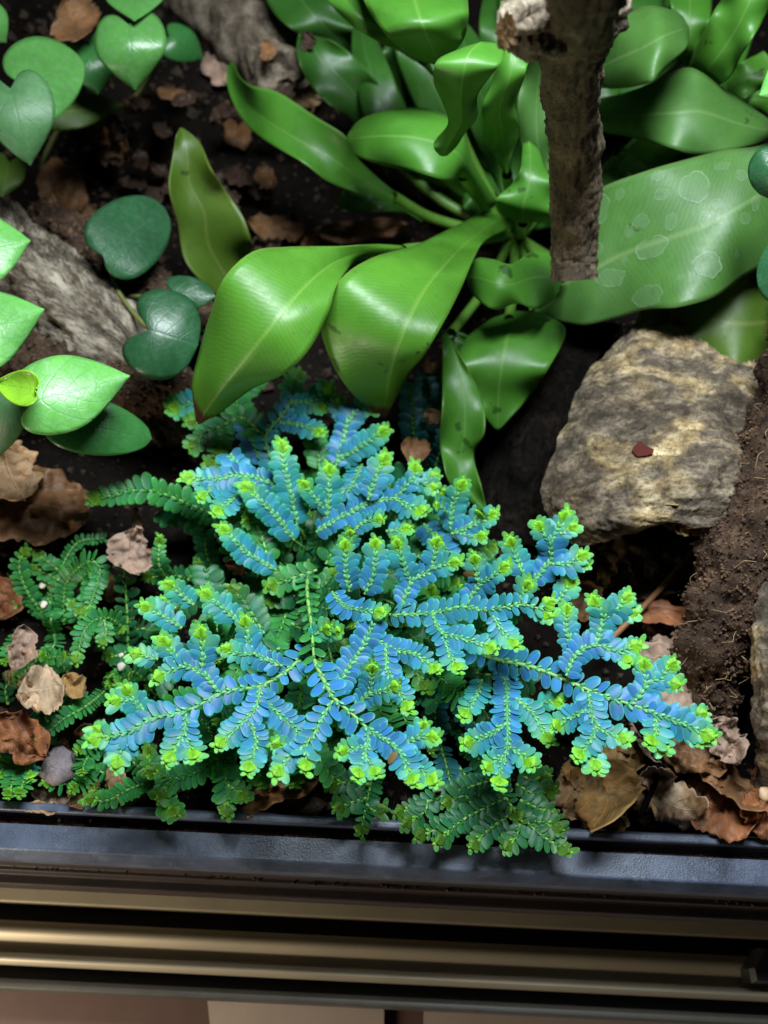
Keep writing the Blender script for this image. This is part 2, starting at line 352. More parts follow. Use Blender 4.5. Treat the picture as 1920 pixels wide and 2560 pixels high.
def patch(name, ctrl, mat, nu=110, nv=110, amp=.004, sc=45, fine=.0012, thick=.006, ripple=0, parent=None, seed=0):
    """ctrl[row][col]=(ovx,ovy,z)"""
    rows = [catmull([(a*OV, b*OV, z) for a, b, z in r], nv) for r in ctrl]
    g = np.array(rows); full = np.array([catmull(g[:, j], nu) for j in range(nv)]).transpose(1, 0, 2)
    X = np.array([[P(*full[i, j]) for j in range(nv)] for i in range(nu)])
    du = np.gradient(X, axis=0); dv = np.gradient(X, axis=1); Nn = np.cross(dv, du); Nn /= np.linalg.norm(Nn, axis=2)[..., None]+1e-12
    Nn *= np.sign(Nn[..., 2:3]+1e-9)
    for i in range(nu):
        for j in range(nv):
            p = X[i, j]; q = p*sc+seed
            h = amp*fbm(q)+fine*fbm(q*6)+fine*.5*fbm(q*19)
            if ripple: h += ripple*(1-2*abs(fbm((p[0]*sc*.45+seed, p[1]*sc*2.0, p[2]*sc*2.0))))
            e = min(i, j, nu-1-i, nv-1-j)/5.0; h *= min(1, .2+e*.16)
            X[i, j] = p + Nn[i, j]*h + (np.array([fbm(q*2), fbm(q*2+9), 0])*.0012*(1-e) if e < 1 else 0)
    o = mesh(name, X.reshape(-1, 3), [f_[::-1] for f_ in grid_faces(nu, nv)] if np.cross(X[1:, :-1]-X[:-1, :-1], X[:-1, 1:]-X[:-1, :-1])[..., 2].mean() > 0 else grid_faces(nu, nv), mat, parent)
    if thick:
        solid(o, thick)
    return o, X, Nn
def O4(l): return [(a*OV, b*OV, z, r*OV) for a, b, z, r in l]

# branch lying at the back with a knot hole
o, V, pts = wood('dead_branch', O4([(330, -70, .045, 66), (430, 0, .045, 64), (520, 75, .043, 58), (600, 130, .04, 66), (655, 195, .036, 46), (668, 218, .034, 30)]), M['branch'], amp=.004, hollow=.5)
tag(o, 'short grey branch with a knot hole lying above the fern leaves', 'branch')
kc = nrm(V[int(90*.62)].mean(0)-CAM)
c0 = PD(598*OV, 148*OV, dist_at(598*OV, 148*OV, .062)); kn = nrm(CAM-c0)
ax = nrm(np.cross(kn, [0, 0, 1])); ay = np.cross(kn, ax); KV = []; KF = []
prof = [(1.25, -.006), (1.1, .001), (.85, .0025), (.62, .0005), (.4, -.004), (.1, -.006)]; sg = 28
for r_, h_ in prof:
    for j in range(sg):
        a = 2*PI*j/sg; rr_ = .0095*r_*(1+.25*fbm((math.cos(a)*2, math.sin(a)*2, r_)))
        KV.append(c0+ax*math.cos(a)*rr_*1.15+ay*math.sin(a)*rr_+kn*(h_+.0015*fbm((a, r_*4, 2))))
KF = grid_faces(len(prof), sg, True); KF.append(tuple((len(prof)-1)*sg+j for j in range(sg)))
mesh('knot', KV, KF, M['branch'], o)

# hanging stick with a knob
o, V, pts = wood('hanging_stick', O4([(1282, -120, .205, 58), (1270, -40, .196, 62), (1250, 40, .178, 66), (1236, 95, .168, 55), (1235, 180, .153, 50), (1240, 300, .130, 47), (1242, 420, .108, 44), (1243, 540, .088, 42), (1243, 604, .080, 41)]), M['stick'], n=150, seg=80, amp=.0014, ridge=.0007, sc=80, fine=.0007, hollow=.15)
tag(o, 'bare brown stick with a stubby side knob hanging over the fern', 'stick')
wood('knob', O4([(1285, 15, .176, 66), (1210, 36, .180, 60), (1145, 48, .182, 50), (1110, 60, .182, 40), (1090, 68, .182, 27)]), M['branch'], n=60, amp=.002, ridge=.0012, sc=110, parent=o, hollow=.1)

# grey log at the left
o, V, pts = wood('fallen_log', O4([(-190, 440, .032, 100), (-60, 535, .034, 98), (60, 622, .034, 96), (180, 710, .032, 94), (280, 800, .022, 88), (350, 880, .002, 80), (390, 960, -.022, 70)]), M['log'], n=190, seg=120, amp=.0022, sc=70, ridge=.0030, fine=.0008, groove=12)
tag(o, 'thick grey log with cracked flaky bark behind the small vine leaves', 'log')
# fibre-covered roots
def coir_root(name, ctrl, label, n=110, seg=60, crumbsn=2600, seed=3, amp=.004, r=(.0005, .0013), fib=40):
    o, V, pts = wood(name, ctrl, M['coir'], n=n, seg=seg, amp=amp, sc=110, ridge=.001, fine=.0016, capmat=M['coir'])
    tag(o, label, 'root'); rs = np.random.RandomState(seed); cs = []; rr = []
    for _ in range(crumbsn):
        i = rs.randint(n); j = rs.randint(seg); cs.append(V[i, j]+rs.randn(3)*.0004); rr.append(r[0]+(r[1]-r[0])*rs.rand()**2)
    crumbs('coir_crumbs', cs, rr, M['coir_crumb'], o, seed)
    for _ in range(fib):
        i = rs.randint(2, n-2); j = rs.randint(seg); p = V[i, j]; d = nrm(p-pts[i]); t = nrm(np.cross(d, rs.randn(3)))
        L = .002+.005*rs.rand()
        q = np.array([p, p+t*L*.35+d*.0012, p+t*L*.7+d*(.0016+.002*rs.rand()), p+t*L+d*.0005+rs.randn(3)*.001])
        g = tube_geo(catmull(q, 7), np.full(7, .0001), 4)
        mesh('fibre', g.reshape(-1, 3), grid_faces(7, 4, True), M['fibre'], o)
    return o
coir_root('coir_root', O4([(1750, 620, .075, 44), (1722, 780, .07, 52), (1695, 950, .062, 60), (1640, 1100, .053, 62), (1584, 1220, .045, 65), (1548, 1330, .038, 60), (1528, 1440, .028, 48), (1525, 1570, .008, 40)]), 'thick brown root coated in coir crumbs leaning at the cork bark', crumbsn=9000, fib=60, r=(.0003, .00095))
coir_root('coir_root', O4([(90, 470, .028, 30), (200, 540, .03, 44), (310, 620, .03, 46), (420, 690, .024, 44), (500, 730, .012, 34)]), 'dark crumbly root lying along the upper side of the grey log', crumbsn=1500, fib=22, seed=9)
coir_root('coir_root', O4([(-120, 690, .03, 50), (0, 765, .034, 46), (150, 800, .034, 46), (290, 840, .03, 44), (400, 850, .022, 38), (450, 850, .012, 30)]), 'reddish brown fibrous root under the bright heart leaf', crumbsn=2200, fib=26, seed=12)
o, V, pts = wood('cork_offcut', O4([(1700, 1240, .048, 46), (1680, 1330, .048, 40), (1680, 1450, .042, 36), (1690, 1580, .030, 38), (1685, 1740, .006, 38)]), M['cork'], n=90, seg=50, amp=.003, hollow=.2)
tag(o, 'pale strip of cork at the edge of the picture beside the coir root', 'bark')
# cork bark
ck = [[(1375, 690, .040), (1400, 660, .043), (1440, 640, .046), (1500, 640, .047), (1580, 680, .048), (1710, 740, .048)],
      [(1338, 735, .044), (1370, 718, .047), (1410, 700, .050), (1475, 700, .051), (1565, 745, .052), (1710, 800, .050)],
      [(1268, 800, .046), (1310, 790, .051), (1390, 782, .054), (1480, 788, .056), (1580, 815, .056), (1715, 850, .053)],
      [(1236, 880, .047), (1285, 880, .052), (1380, 880, .057), (1480, 885, .058), (1590, 900, .058), (1720, 920, .054)],
      [(1204, 955, .047), (1262, 962, .053), (1370, 970, .058), (1480, 980, .060), (1590, 995, .058), (1715, 1000, .052)],
      [(1172, 1040, .044), (1240, 1050, .051), (1360, 1055, .057), (1470, 1062, .059), (1560, 1060, .057), (1690, 1070, .050)],
      [(1180, 1105, .040), (1250, 1125, .047), (1350, 1122, .053), (1440, 1110, .056), (1520, 1120, .055), (1650, 1100, .048)],
      [(1236, 1176, .037), (1292, 1174, .043), (1362, 1154, .049), (1444, 1130, .0535), (1524, 1142, .0525), (1652, 1122, .046)]]
o, CKX, CKN = patch('cork_bark', ck, M['cork'], nu=190, nv=190, amp=.0030, sc=40, fine=.00055, thick=.006, ripple=.0013)
o.data.materials.append(M['cork_edge']); o.modifiers['solid'].material_offset = 1; o.modifiers['solid'].material_offset_rim = 1
tag(o, 'broad arched slab of cork bark with a red chip on it', 'bark')
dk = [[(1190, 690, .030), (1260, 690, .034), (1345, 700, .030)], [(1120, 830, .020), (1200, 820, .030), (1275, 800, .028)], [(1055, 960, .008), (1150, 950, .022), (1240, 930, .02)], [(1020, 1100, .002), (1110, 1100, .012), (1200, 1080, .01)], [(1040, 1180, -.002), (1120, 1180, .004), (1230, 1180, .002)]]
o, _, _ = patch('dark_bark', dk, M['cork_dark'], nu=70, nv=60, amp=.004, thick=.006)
tag(o, 'nearly black slab of bark in the shade left of the cork', 'bark')
# red chip
i, j = 90, 72
c0 = P(1388*OV, 975*OV, .070); best = np.argmin(np.linalg.norm(CKX.reshape(-1, 3)-c0, axis=1)); 
dd = np.einsum('ij,j->i', (CKX.reshape(-1, 3)-CAM)/np.linalg.norm(CKX.reshape(-1, 3)-CAM, axis=1)[:, None], ray(1388*OV, 975*OV)); best = int(np.argmax(dd))
c0 = CKX.reshape(-1, 3)[best]; nn = CKN.reshape(-1, 3)[best]; ax = nrm(np.cross(nn, [0, 1, 0])); ay = np.cross(nn, ax)
k = mpp(1388*OV, 975*OV, .07); poly = [(-26, 2), (-22, 14), (-6, 20), (16, 22), (27, 2), (22, -10), (2, -27), (-8, -12)]
V = [c0+ax*a*k+ay*b*k+nn*.0016 for a, b in poly]+[c0+ax*a*k*.9+ay*b*k*.9-nn*.001 for a, b in poly]; n7 = len(poly)
tag(mesh('red_chip', V, [tuple(range(n7)), tuple(range(2*n7-1, n7-1, -1))]+[(a, (a+1) % n7, n7+(a+1) % n7, n7+a) for a in range(n7)], M['redchip'], smooth=False), 'small dark red chip lying on the cork bark', 'chip')

# ------------------------------------------------------------------ leaves built from cross sections
def leaf(name, rows, zs, mat, parent, face=.55, wave=.0038, wn=2.6, nu=44, nv=17, cup=-.0015, thick=.00035, ov=True, seed=0, fold=0):
    k = OV if ov else 1.0
    rows = [(r if len(r) == 3 else (r[0], r[0], r[0])) for r in rows]
    A = np.array(rows, float).reshape(len(rows), 6)*k
    zz = np.interp(np.linspace(0, 1, len(rows)), np.linspace(0, 1, len(zs)), zs)
    C = catmull(np.hstack([A, zz[:, None]]), nu); V = []; UV = []
    for i in range(nu):
        Lx, Ly, Mx, My, Rx, Ry, z = C[i]; u = i/(nu-1)
        dM = dist_at(Mx, My, z)
        for j in range(nv):
            s = -1+2*j/(nv-1)
            a = abs(s); E = (Lx, Ly) if s < 0 else (Rx, Ry)
            px = Mx+(E[0]-Mx)*a; py = My+(E[1]-My)*a
            dz = dist_at(px, py, z)
            d = dz*(1-face)+dM*face
            wv = wave*math.sin(2*PI*wn*u+seed*1.7+(2.0 if s < 0 else 0))*a**2*min(1, 6*u)*min(1, 6*(1-u))
            d += -cup*a**2*min(1, 4*(1-u)) + wv - fold*(1-a)
            V.append(PD(px, py, d)); UV.append((u, s))
    V = np.array(V)
    o = mesh(name, V, grid_faces(nu, nv), mat, parent, uvs=UV)
    solid(o, thick); return o, V.reshape(nu, nv, 3)
crown = P(1110*OV, 505*OV, .02)
fern = empty('birds_nest_fern', crown); tag(fern, 'glossy green fern with broad strap leaves spreading from one crown', 'fern')
F = {}
def fl(key, rows, zs, mat='fern_plain', **kw):
    F[key] = leaf('leaf', rows, zs, M[mat], fern, seed=len(F), **kw)
fl('front', [((880, 533), (870, 540), (865, 548)), ((800, 528), (790, 543), (775, 562)), ((715, 533), (722, 568), (746, 588)), ((618, 535), (668, 612), (724, 625)), ((545, 545), (620, 665), (707, 680)), ((485, 600), (572, 725), (672, 748)), ((455, 680), (520, 790), (622, 802)), ((432, 760), (474, 848), (545, 838)), ((416, 832), (446, 886), (482, 885)), ((424, 908), (430, 915), (436, 912))],
   [.066, .076, .086, .092, .094, .090, .080, .068, .056, .046], 'fern', face=.75, cup=-.003, wave=.0035, fold=-.0008)
fl('second', [((1085, 440), (1092, 462), (1104, 492)), ((985, 488), (1020, 515), (1048, 520)), ((900, 530), (965, 570), (1022, 562)), ((800, 560), (920, 625), (997, 620)), ((732, 608), (885, 690), (962, 690)), ((694, 690), (862, 750), (917, 765)), ((714, 775), (845, 805), (882, 807)), ((762, 850), (835, 862), (855, 857)), ((826, 903), (830, 907), (834, 905))],
   [.035, .055, .072, .082, .084, .078, .066, .05, .04], 'fern', face=.75, cup=-.004, wave=.0035, fold=-.0008)
fl('upleft', [((925, 458), (918, 470), (912, 480)), ((850, 412), (845, 425), (838, 436)), ((775, 345), (770, 380), (758, 412)), ((748, 295), (725, 350), (705, 390)), ((682, 252), (670, 318), (655, 352)), ((602, 200), (608, 282), (603, 322)), ((545, 185), (555, 245), (548, 285)), ((518, 165), (520, 205), (510, 235)), ((508, 140), (500, 165), (490, 180)), ((500, 132), (497, 135), (494, 140))],
   [.03, .045, .055, .062, .066, .066, .062, .058, .058], face=.8, cup=.003)
fl('gloss', [((1075, 440), (1060, 450), (1045, 460)), ((1020, 350), (1010, 365), (1000, 385)), ((990, 270), (978, 325), (966, 391)), ((920, 236), (910, 300), (900, 372)), ((845, 238), (840, 295), (835, 358)), ((785, 256), (785, 298), (785, 343)), ((757, 283), (760, 302), (762, 325)), ((751, 300), (751, 305), (751, 310))],
   [.05, .085, .096, .100, .098, .090, .082, .078], 'fern_plain', face=.45, cup=-.006)
fl('curl', [((1000, 105), (1040, 92), (1088, 96)), ((945, 132), (1010, 122), (1088, 128)), ((938, 175), (1000, 170), (1064, 156)), ((957, 220), (995, 220), (1030, 205)), ((968, 265), (995, 262), (1030, 250)), ((944, 300), (975, 300), (1004, 285)), ((938, 318), (960, 325), (985, 315)), ((950, 334), (958, 336), (966, 334))],
   [.148, .150, .145, .135, .125, .116, .110, .106], face=.85, cup=-.004, wave=.003)
fl('hang', [((1085, 95), (1115, 92), (1152, 95)), ((1065, 170), (1100, 170), (1132, 165)), ((1041, 230), (1080, 235), (1113, 225)), ((1044, 290), (1085, 285), (1122, 280)), ((1065, 332), (1090, 325), (1108, 322)), ((1093, 374), (1095, 377), (1097, 374))],
   [.138, .13, .118, .106, .096, .086], face=.85, cup=-.004)
fl('behind_stick', [((1140, 95), (1175, 92), (1210, 95)), ((1120, 200), (1160, 200), (1205, 200)), ((1122, 300), (1160, 300), (1205, 300)), ((1150, 355), (1175, 355), (1205, 360)), ((1180, 390), (1182, 392), (1185, 390))], [.12, .1, .085, .075, .07], 'fern_dusty', face=.8)
fl('mid_right', [((1130, 312), (1143, 306), (1162, 322)), ((1124, 365), (1145, 365), (1182, 372)), ((1104, 400), (1140, 405), (1205, 410)), ((1071, 432), (1130, 445), (1215, 448)), ((1084, 464), (1130, 470), (1200, 474)), ((1120, 479), (1130, 481), (1140, 480))],
   [.092, .09, .086, .08, .073, .068], face=.75, wave=.003)
fl('small_broad', [((1012, 582), (1007, 600), (1012, 618)), ((1030, 558), (1030, 600), (1030, 646)), ((1065, 560), (1065, 610), (1070, 669)), ((1105, 570), (1105, 615), (1115, 656)), ((1150, 543), (1150, 600), (1160, 667)), ((1188, 548), (1195, 600), (1188, 652)), ((1214, 585), (1216, 600), (1208, 630))],
   [.06, .07, .075, .075, .072, .066, .058], 'fern_plain', face=.6, cup=-.004, wave=.003)
fl('huge', [((1148, 668), (1152, 675), (1160, 686)), ((1190, 560), (1195, 630), (1200, 693)), ((1250, 450), (1270, 590), (1262, 702)), ((1300, 405), (1345, 550), (1335, 687)), ((1400, 368), (1430, 520), (1397, 668)), ((1480, 345), (1512, 490), (1465, 663)), ((1560, 325), (1585, 455), (1548, 640)), ((1628, 317), (1645, 420), (1612, 595)), ((1690, 305), (1710, 395), (1690, 555)), ((1770, 320), (1790, 400), (1780, 520)), ((1870, 420), (1872, 424), (1870, 430))],
   [.036, .046, .06, .07, .08, .088, .094, .097, .098, .098, .097], 'fern_dusty', face=.7, cup=-.004, nu=70, nv=29)
fl('sheen', [((1270, 120), (1275, 160), (1282, 190)), ((1300, 62), (1330, 130), (1345, 191)), ((1350, 25), (1385, 105), (1402, 178)), ((1410, 12), (1430, 80), (1442, 145)), ((1465, 28), (1470, 65), (1484, 102)), ((1486, 55), (1488, 62), (1489, 72))],
   [.095, .11, .12, .125, .122, .118], 'fern_dusty', face=.35, cup=-.008)
fl('grey', [((1275, 215), (1280, 250), (1283, 283)), ((1350, 200), (1360, 250), (1370, 299)), ((1430, 170), (1440, 245), (1450, 319)), ((1492, 146), (1510, 240), (1510, 336)), ((1570, 195), (1590, 265), (1582, 323)), ((1645, 245), (1650, 280), (1645, 309)), ((1680, 275), (1682, 278), (1680, 282))],
   [.07, .085, .095, .098, .094, .09, .085], 'fern_dusty', face=.6, cup=-.004)
fl('streak', [((1478, 180), (1488, 192), (1500, 206)), ((1500, 110), (1530, 150), (1572, 172)), ((1540, 28), (1580, 80), (1606, 112)), ((1570, -20), (1612, 20), (1655, 35)), ((1600, -80), (1650, -60), (1700, -40))], [.08, .105, .12, .13, .14], face=.7)
fl('edge_a', [((1500, 215), (1510, 225), (1520, 236)), ((1530, 175), (1550, 200), (1580, 225)), ((1590, 140), (1610, 170), (1640, 195)), ((1650, 110), (1680, 140), (1700, 160))], [.07, .085, .095, .1], face=.6)
fl('edge_b', [((1480, 240), (1490, 250), (1500, 262)), ((1540, 190), (1560, 215), (1580, 235)), ((1620, 180), (1640, 215), (1650, 245)), ((1690, 200), (1700, 225), (1700, 250))], [.06, .07, .075, .08], 'fern_plain', face=.6)
fl('top_big', [((760, -60), (880, -70), (1000, -60)), ((785, 0), (895, 0), (1010, 0)), ((815, 50), (910, 48), (1010, 45)), ((855, 95), (930, 90), (1000, 85)), ((905, 128), (945, 122), (980, 112)), ((952, 140), (957, 142), (962, 140))], [.13, .138, .138, .13, .12, .112], 'fern_plain', face=.5, cup=-.008)
fl('top_band', [((670, -40), (705, -50), (760, -50)), ((735, 30), (760, 18), (800, 8)), ((795, 78), (818, 62), (852, 55)), ((860, 108), (875, 96), (898, 92)), ((908, 140), (914, 132), (920, 126)), ((940, 166), (942, 166), (944, 165))], [.12, .12, .115, .108, .1, .092], face=.45, cup=-.004)
fl('back_left', [((835, 340), (845, 332), (855, 322)), ((756, 256), (800, 250), (838, 236)), ((700, 216), (755, 190), (815, 180)), ((660, 166), (710, 145), (775, 130)), ((641, 110), (675, 103), (715, 88)), ((645, 70), (650, 67), (656, 72))], [.03, .05, .062, .07, .075, .075], 'fern_dark', face=.7, cup=.004)
fl('back_mid', [((840, 300), (885, 300), (930, 300)), ((815, 220), (875, 220), (945, 220)), ((812, 150), (875, 145), (945, 150)), ((830, 100), (880, 95), (930, 100)), ((860, 70), (880, 66), (900, 70))], [.03, .045, .06, .072, .08], 'fern_dark', face=.7)
fl('back_far', [((560, -60), (620, -60), (690, -60)), ((580, 10), (650, 0), (730, 0)), ((625, 60), (690, 45), (760, 50)), ((690, 95), (730, 85), (770, 85)), ((750, 120), (755, 118), (760, 116))], [.075, .075, .07, .06, .05], 'fern_dark', face=.6)
fl('back_top', [((1080, -60), (1130, -60), (1190, -60)), ((1080, 10), (1130, 10), (1190, 10)), ((1090, 70), (1130, 70), (1180, 70)), ((1125, 120), (1135, 122), (1145, 120))], [.1, .1, .09, .08], 'fern_plain', face=.7)
fl('back_top', [((1300, -60), (1370, -60), (1440, -60)), ((1290, 10), (1360, 15), (1430, 20)), ((1280, 70), (1330, 80), (1380, 80)), ((1290, 130), (1300, 132), (1310, 130))], [.1, .095, .085, .07], 'fern_dark', face=.7)
fl('back_top', [((1440, -60), (1490, -60), (1540, -60)), ((1450, 20), (1490, 25), (1535, 30)), ((1460, 90), (1490, 95), (1520, 95)), ((1480, 150), (1485, 152), (1490, 150))], [.11, .105, .095, .08], 'fern_plain', face=.7)
fl('low_dark', [((915, 475), (908, 462), (900, 448)), ((850, 456), (850, 440), (850, 424)), ((780, 460), (790, 436), (800, 415)), ((735, 452), (745, 430), (750, 408)), ((728, 428), (728, 426), (729, 424))], [.02, .03, .034, .036, .036], 'fern_dark', face=.7)
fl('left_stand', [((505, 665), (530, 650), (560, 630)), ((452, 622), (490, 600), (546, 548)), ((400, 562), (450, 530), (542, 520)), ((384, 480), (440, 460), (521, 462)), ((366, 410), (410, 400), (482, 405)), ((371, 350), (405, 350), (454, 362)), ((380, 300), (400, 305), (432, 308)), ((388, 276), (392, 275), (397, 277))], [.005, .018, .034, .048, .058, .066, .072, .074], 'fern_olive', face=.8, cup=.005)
fl('lower', [((1060, 690), (1110, 672), (1165, 676)), ((1003, 735), (1104, 705), (1218, 705)), ((984, 775), (1092, 745), (1214, 742)), ((1003, 830), (1082, 800), (1182, 800)), ((1030, 882), (1076, 860), (1142, 858)), ((1072, 928), (1075, 930), (1079, 928))], [.046, .050, .052, .048, .038, .028], 'fern_plain', face=.8, cup=-.003)
fl('narrow', [((955, 722), (962, 718), (972, 730)), ((956, 790), (985, 778), (1008, 790)), ((955, 870), (1003, 865), (1043, 870)), ((950, 940), (1003, 940), (1047, 935)), ((955, 990), (995, 990), (1023, 980)), ((975, 1050), (1008, 1050), (1039, 1045)), ((1048, 1105), (1051, 1108), (1054, 1106))], [.05, .05, .044, .036, .03, .026, .022], 'fern_plain', face=.85, cup=.002)
fl('fold', [((950, 715), (975, 710), (1010, 725)), ((955, 745), (985, 745), (1015, 760)), ((965, 790), (985, 790), (1000, 795))], [.045, .042, .036], 'fern_dark', face=.8)
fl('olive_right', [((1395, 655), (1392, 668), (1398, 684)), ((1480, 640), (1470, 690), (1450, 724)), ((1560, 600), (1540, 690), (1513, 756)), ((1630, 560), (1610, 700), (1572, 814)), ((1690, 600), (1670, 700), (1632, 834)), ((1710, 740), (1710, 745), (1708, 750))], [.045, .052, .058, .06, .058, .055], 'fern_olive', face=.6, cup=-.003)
rsf = np.random.RandomState(3)
for (tx, ty, hw, zt_) in [(770, 20, 46, .07), (860, -10, 55, .08), (980, 30, 48, .085), (1060, -40, 50, .09), (1230, -50, 55, .09), (1350, 40, 50, .075), (1460, -40, 55, .09), (1560, 60, 50, .085), (1660, 120, 55, .08), (1640, -40, 55, .10), (1430, 300, 40, .045), (1250, 380, 45, .035), (1000, 420, 36, .03), (930, 330, 40, .04), (1190, 250, 45, .05), (1330, 400, 40, .02)]:
    bx, by = 1110, 500; dx, dy = tx-bx, ty-by; LL = math.hypot(dx, dy); nx, ny = dy/LL, -dx/LL; bend = rsf.randn()*.08*LL; rows_ = []
    for u_, w_ in ((.05, .25), (.25, .45), (.45, .8), (.65, 1.0), (.82, .85), (.94, .45), (1.0, .04)):
        mx, my = bx+dx*u_+nx*bend*math.sin(PI*u_), by+dy*u_+ny*bend*math.sin(PI*u_); a_, b_ = (mx+nx*hw*w_, my+ny*hw*w_), (mx-nx*hw*w_, my-ny*hw*w_)
        rows_.append((a_, (mx, my), b_))
    fl('fill', rows_, [.008, .02, zt_*.6, zt_*.85, zt_, zt_, zt_*.95], 'fern_dark' if rsf.rand() < .6 else 'fern_plain', face=.7, cup=-.003)
def ptube(pts3, rpx, mat, parent, name='stalk', n=26, seg=7):
    c = catmull(pts3, n); p = np.array([P(a, b, z) for a, b, z in c]); r = np.array([rpx*mpp(a, b, z) for a, b, z in c])*np.linspace(1, .8, n)
    g = tube_geo(p, r, seg); return mesh(name, g.reshape(-1, 3), grid_faces(n, seg, True), mat, parent)
for a in ([(870, 540, .066), (960, 530, .05), (1060, 515, .03), (1110, 505, .012)], [(850, 425, .045), (930, 470, .03), (1040, 500, .018), (1105, 510, .01)], [(1000, 380, .08), (1040, 440, .05), (1090, 490, .02)],
          [(1095, 375, .085), (1105, 440, .045), (1112, 500, .015)], [(1182, 390, .07), (1160, 450, .04), (1125, 505, .012)], [(1130, 480, .066), (1128, 500, .03), (1120, 515, .012)], [(1212, 605, .056), (1170, 560, .03), (1125, 520, .012)],
          [(1155, 676, .036), (1145, 600, .025), (1122, 520, .012)], [(1275, 160, .095), (1220, 350, .05), (1130, 500, .012)], [(1280, 250, .07), (1220, 400, .04), (1130, 505, .012)], [(845, 335, .03), (950, 430, .02), (1090, 505, .01)], [(885, 300, .03), (980, 420, .018), (1095, 505, .01)],
          [(955, 140, .11), (1000, 300, .06), (1100, 500, .015)], [(1100, 690, .048), (1110, 600, .03), (1112, 520, .012)], [(975, 720, .046), (1050, 620, .02), (1105, 515, .01)], [(1395, 668, .045), (1260, 600, .02), (1130, 520, .01)], [(1340, 330, .05), (1330, 360, .03), (1300, 400, .015)], [(1390, 330, .05), (1370, 370, .03), (1330, 420, .015)]):
    ptube([(x*OV, y*OV, z) for x, y, z in a], 13, M['petiole'], fern)
# dried water marks on the huge leaf
HV = F['huge'][1]; HU, HN = HV.shape[:2]
def hsurf(px, py):
    fl_ = HV.reshape(-1, 3); d = fl_-CAM; d /= np.linalg.norm(d, axis=1)[:, None]; k = int(np.argmax(d@ray(px, py))); i, j = divmod(k, HN); i = min(max(i, 1), HU-2); j = min(max(j, 1), HN-2)
    n = np.cross(HV[i, j+1]-HV[i, j-1], HV[i+1, j]-HV[i-1, j]); n = nrm(n); n = n if np.dot(n, CAM-HV[i, j]) > 0 else -n
    r = ray(px, py); t = np.dot(HV[i, j]-CAM, n)/np.dot(r, n); return CAM+r*t+n*.0004, n
rs = np.random.RandomState(4)
spots = [(1500, 405, 38, 50), (1527, 572, 36, 36), (1410, 535, 50, 32), (1400, 640, 52, 30), (1548, 440, 14, 15), (1608, 473, 16, 15), (1522, 475, 15, 24), (1430, 420, 20, 15), (1385, 480, 22, 22), (1450, 480, 16, 22), (1300, 450, 26, 42), (1600, 380, 14, 18), (1360, 500, 14, 16), (1570, 500, 8, 8), (1320, 600, 40, 26), (1630, 440, 12, 22), (1470, 600, 10, 8), (1290, 540, 20, 18), (1560, 360, 18, 14), (1420, 380, 18, 14), (1340, 420, 14, 16), (1490, 640, 9, 7), (1590, 550, 9, 9), (1350, 560, 9, 9)]
for (x, y, a, b) in spots:
    c, n = hsurf(x*OV, y*OV); kk = np.linalg.norm(c-CAM)/FPX*OV; ax = nrm(right-n*np.dot(right, n)); ay = np.cross(n, ax); sd = rs.rand()*40; sg = 26; V = []; V2 = [c]
    for q, rad in enumerate((1.0, .962)):
        for j in range(sg):
            t = 2*PI*j/sg; w_ = (1+.22*fbm((math.cos(t)*1.4+sd, math.sin(t)*1.6, 0)))*(rad if rs.rand() > .12 else rad-.03)
            V.append(c+(ax*math.cos(t)*a+ay*math.sin(t)*b)*.68*w_*kk)
    st = mesh('water_stain', V, grid_faces(2, sg, True), M['stain'], F['huge'][0])
    V2 += V[sg:]; mesh('film', [p-n*.0001 for p in V2], [(0, 1+j, 1+(j+1) % sg) for j in range(sg)], M['film'], F['huge'][0])

# ------------------------------------------------------------------ vines
def heart(base, tip, wd, zb, zt, mat, parent, lobe=.22, face=.6, cup=-.002, droop=.0, asym=0, round_=0, seed=0, notch=1.0):
    """base, tip in overview pixels; wd half width"""
    b = np.array(base, float); t = np.array(tip, float); ax = t-b; L = np.linalg.norm(ax); nrm_ = np.array([ax[1], -ax[0]])/L
    rows = []; tab = [(0, .05, 0), (.012, .26, .72), (.03, .48, 1.0), (.065, .68, 1.0), (.115, .84, .8), (.19, .955, .5), (.29, 1.0, .22), (.40, .975, .06), (.52, .87, 0), (.64, .71, 0), (.76, .51, 0), (.87, .29, 0), (.95, .11, 0), (1, .012, 0)]
    us = [q[0] for q in tab]
    for u, wr, bk in tab:
        if round_ and u > .3: wr = wr+(max(0, 1-((u-.3)/.7)**2.4)**.5-wr)*min(1, round_)
        mpt = b+ax*u; back = ax*lobe*bk*notch
        rows.append((tuple(mpt+nrm_*wd*wr*(1+asym)-back), tuple(mpt), tuple(mpt-nrm_*wd*wr*(1-asym)-back)))
    zs_ = zb+(zt-zb)*np.array(us)**1.5
    zs = list(np.interp(np.linspace(0, 1, len(us)), np.linspace(0, 1, len(us)), zs_))
    o, V = leaf('leaf', rows, zs, mat, parent, face=face, cup=cup, wave=.0008, wn=2, nu=48, nv=17, seed=seed)
    return o
def vine(label, leaves, stems, group=None):
    x, y, z = stems[0][0]; root = empty('creeping_vine', P(x*OV, y*OV, z)); tag(root, label, 'vine', group)
    for kw in leaves: heart(parent=root, **kw)
    for st in stems: ptube([(a*OV, b*OV, c) for a, b, c in st], 6, M['vine_stem'], root, 'stem')
    return root
H = lambda base, tip, wd, zb, zt, mat, **k: dict(base=base, tip=tip, wd=wd, zb=zb, zt=zt, mat=M[mat], **k)
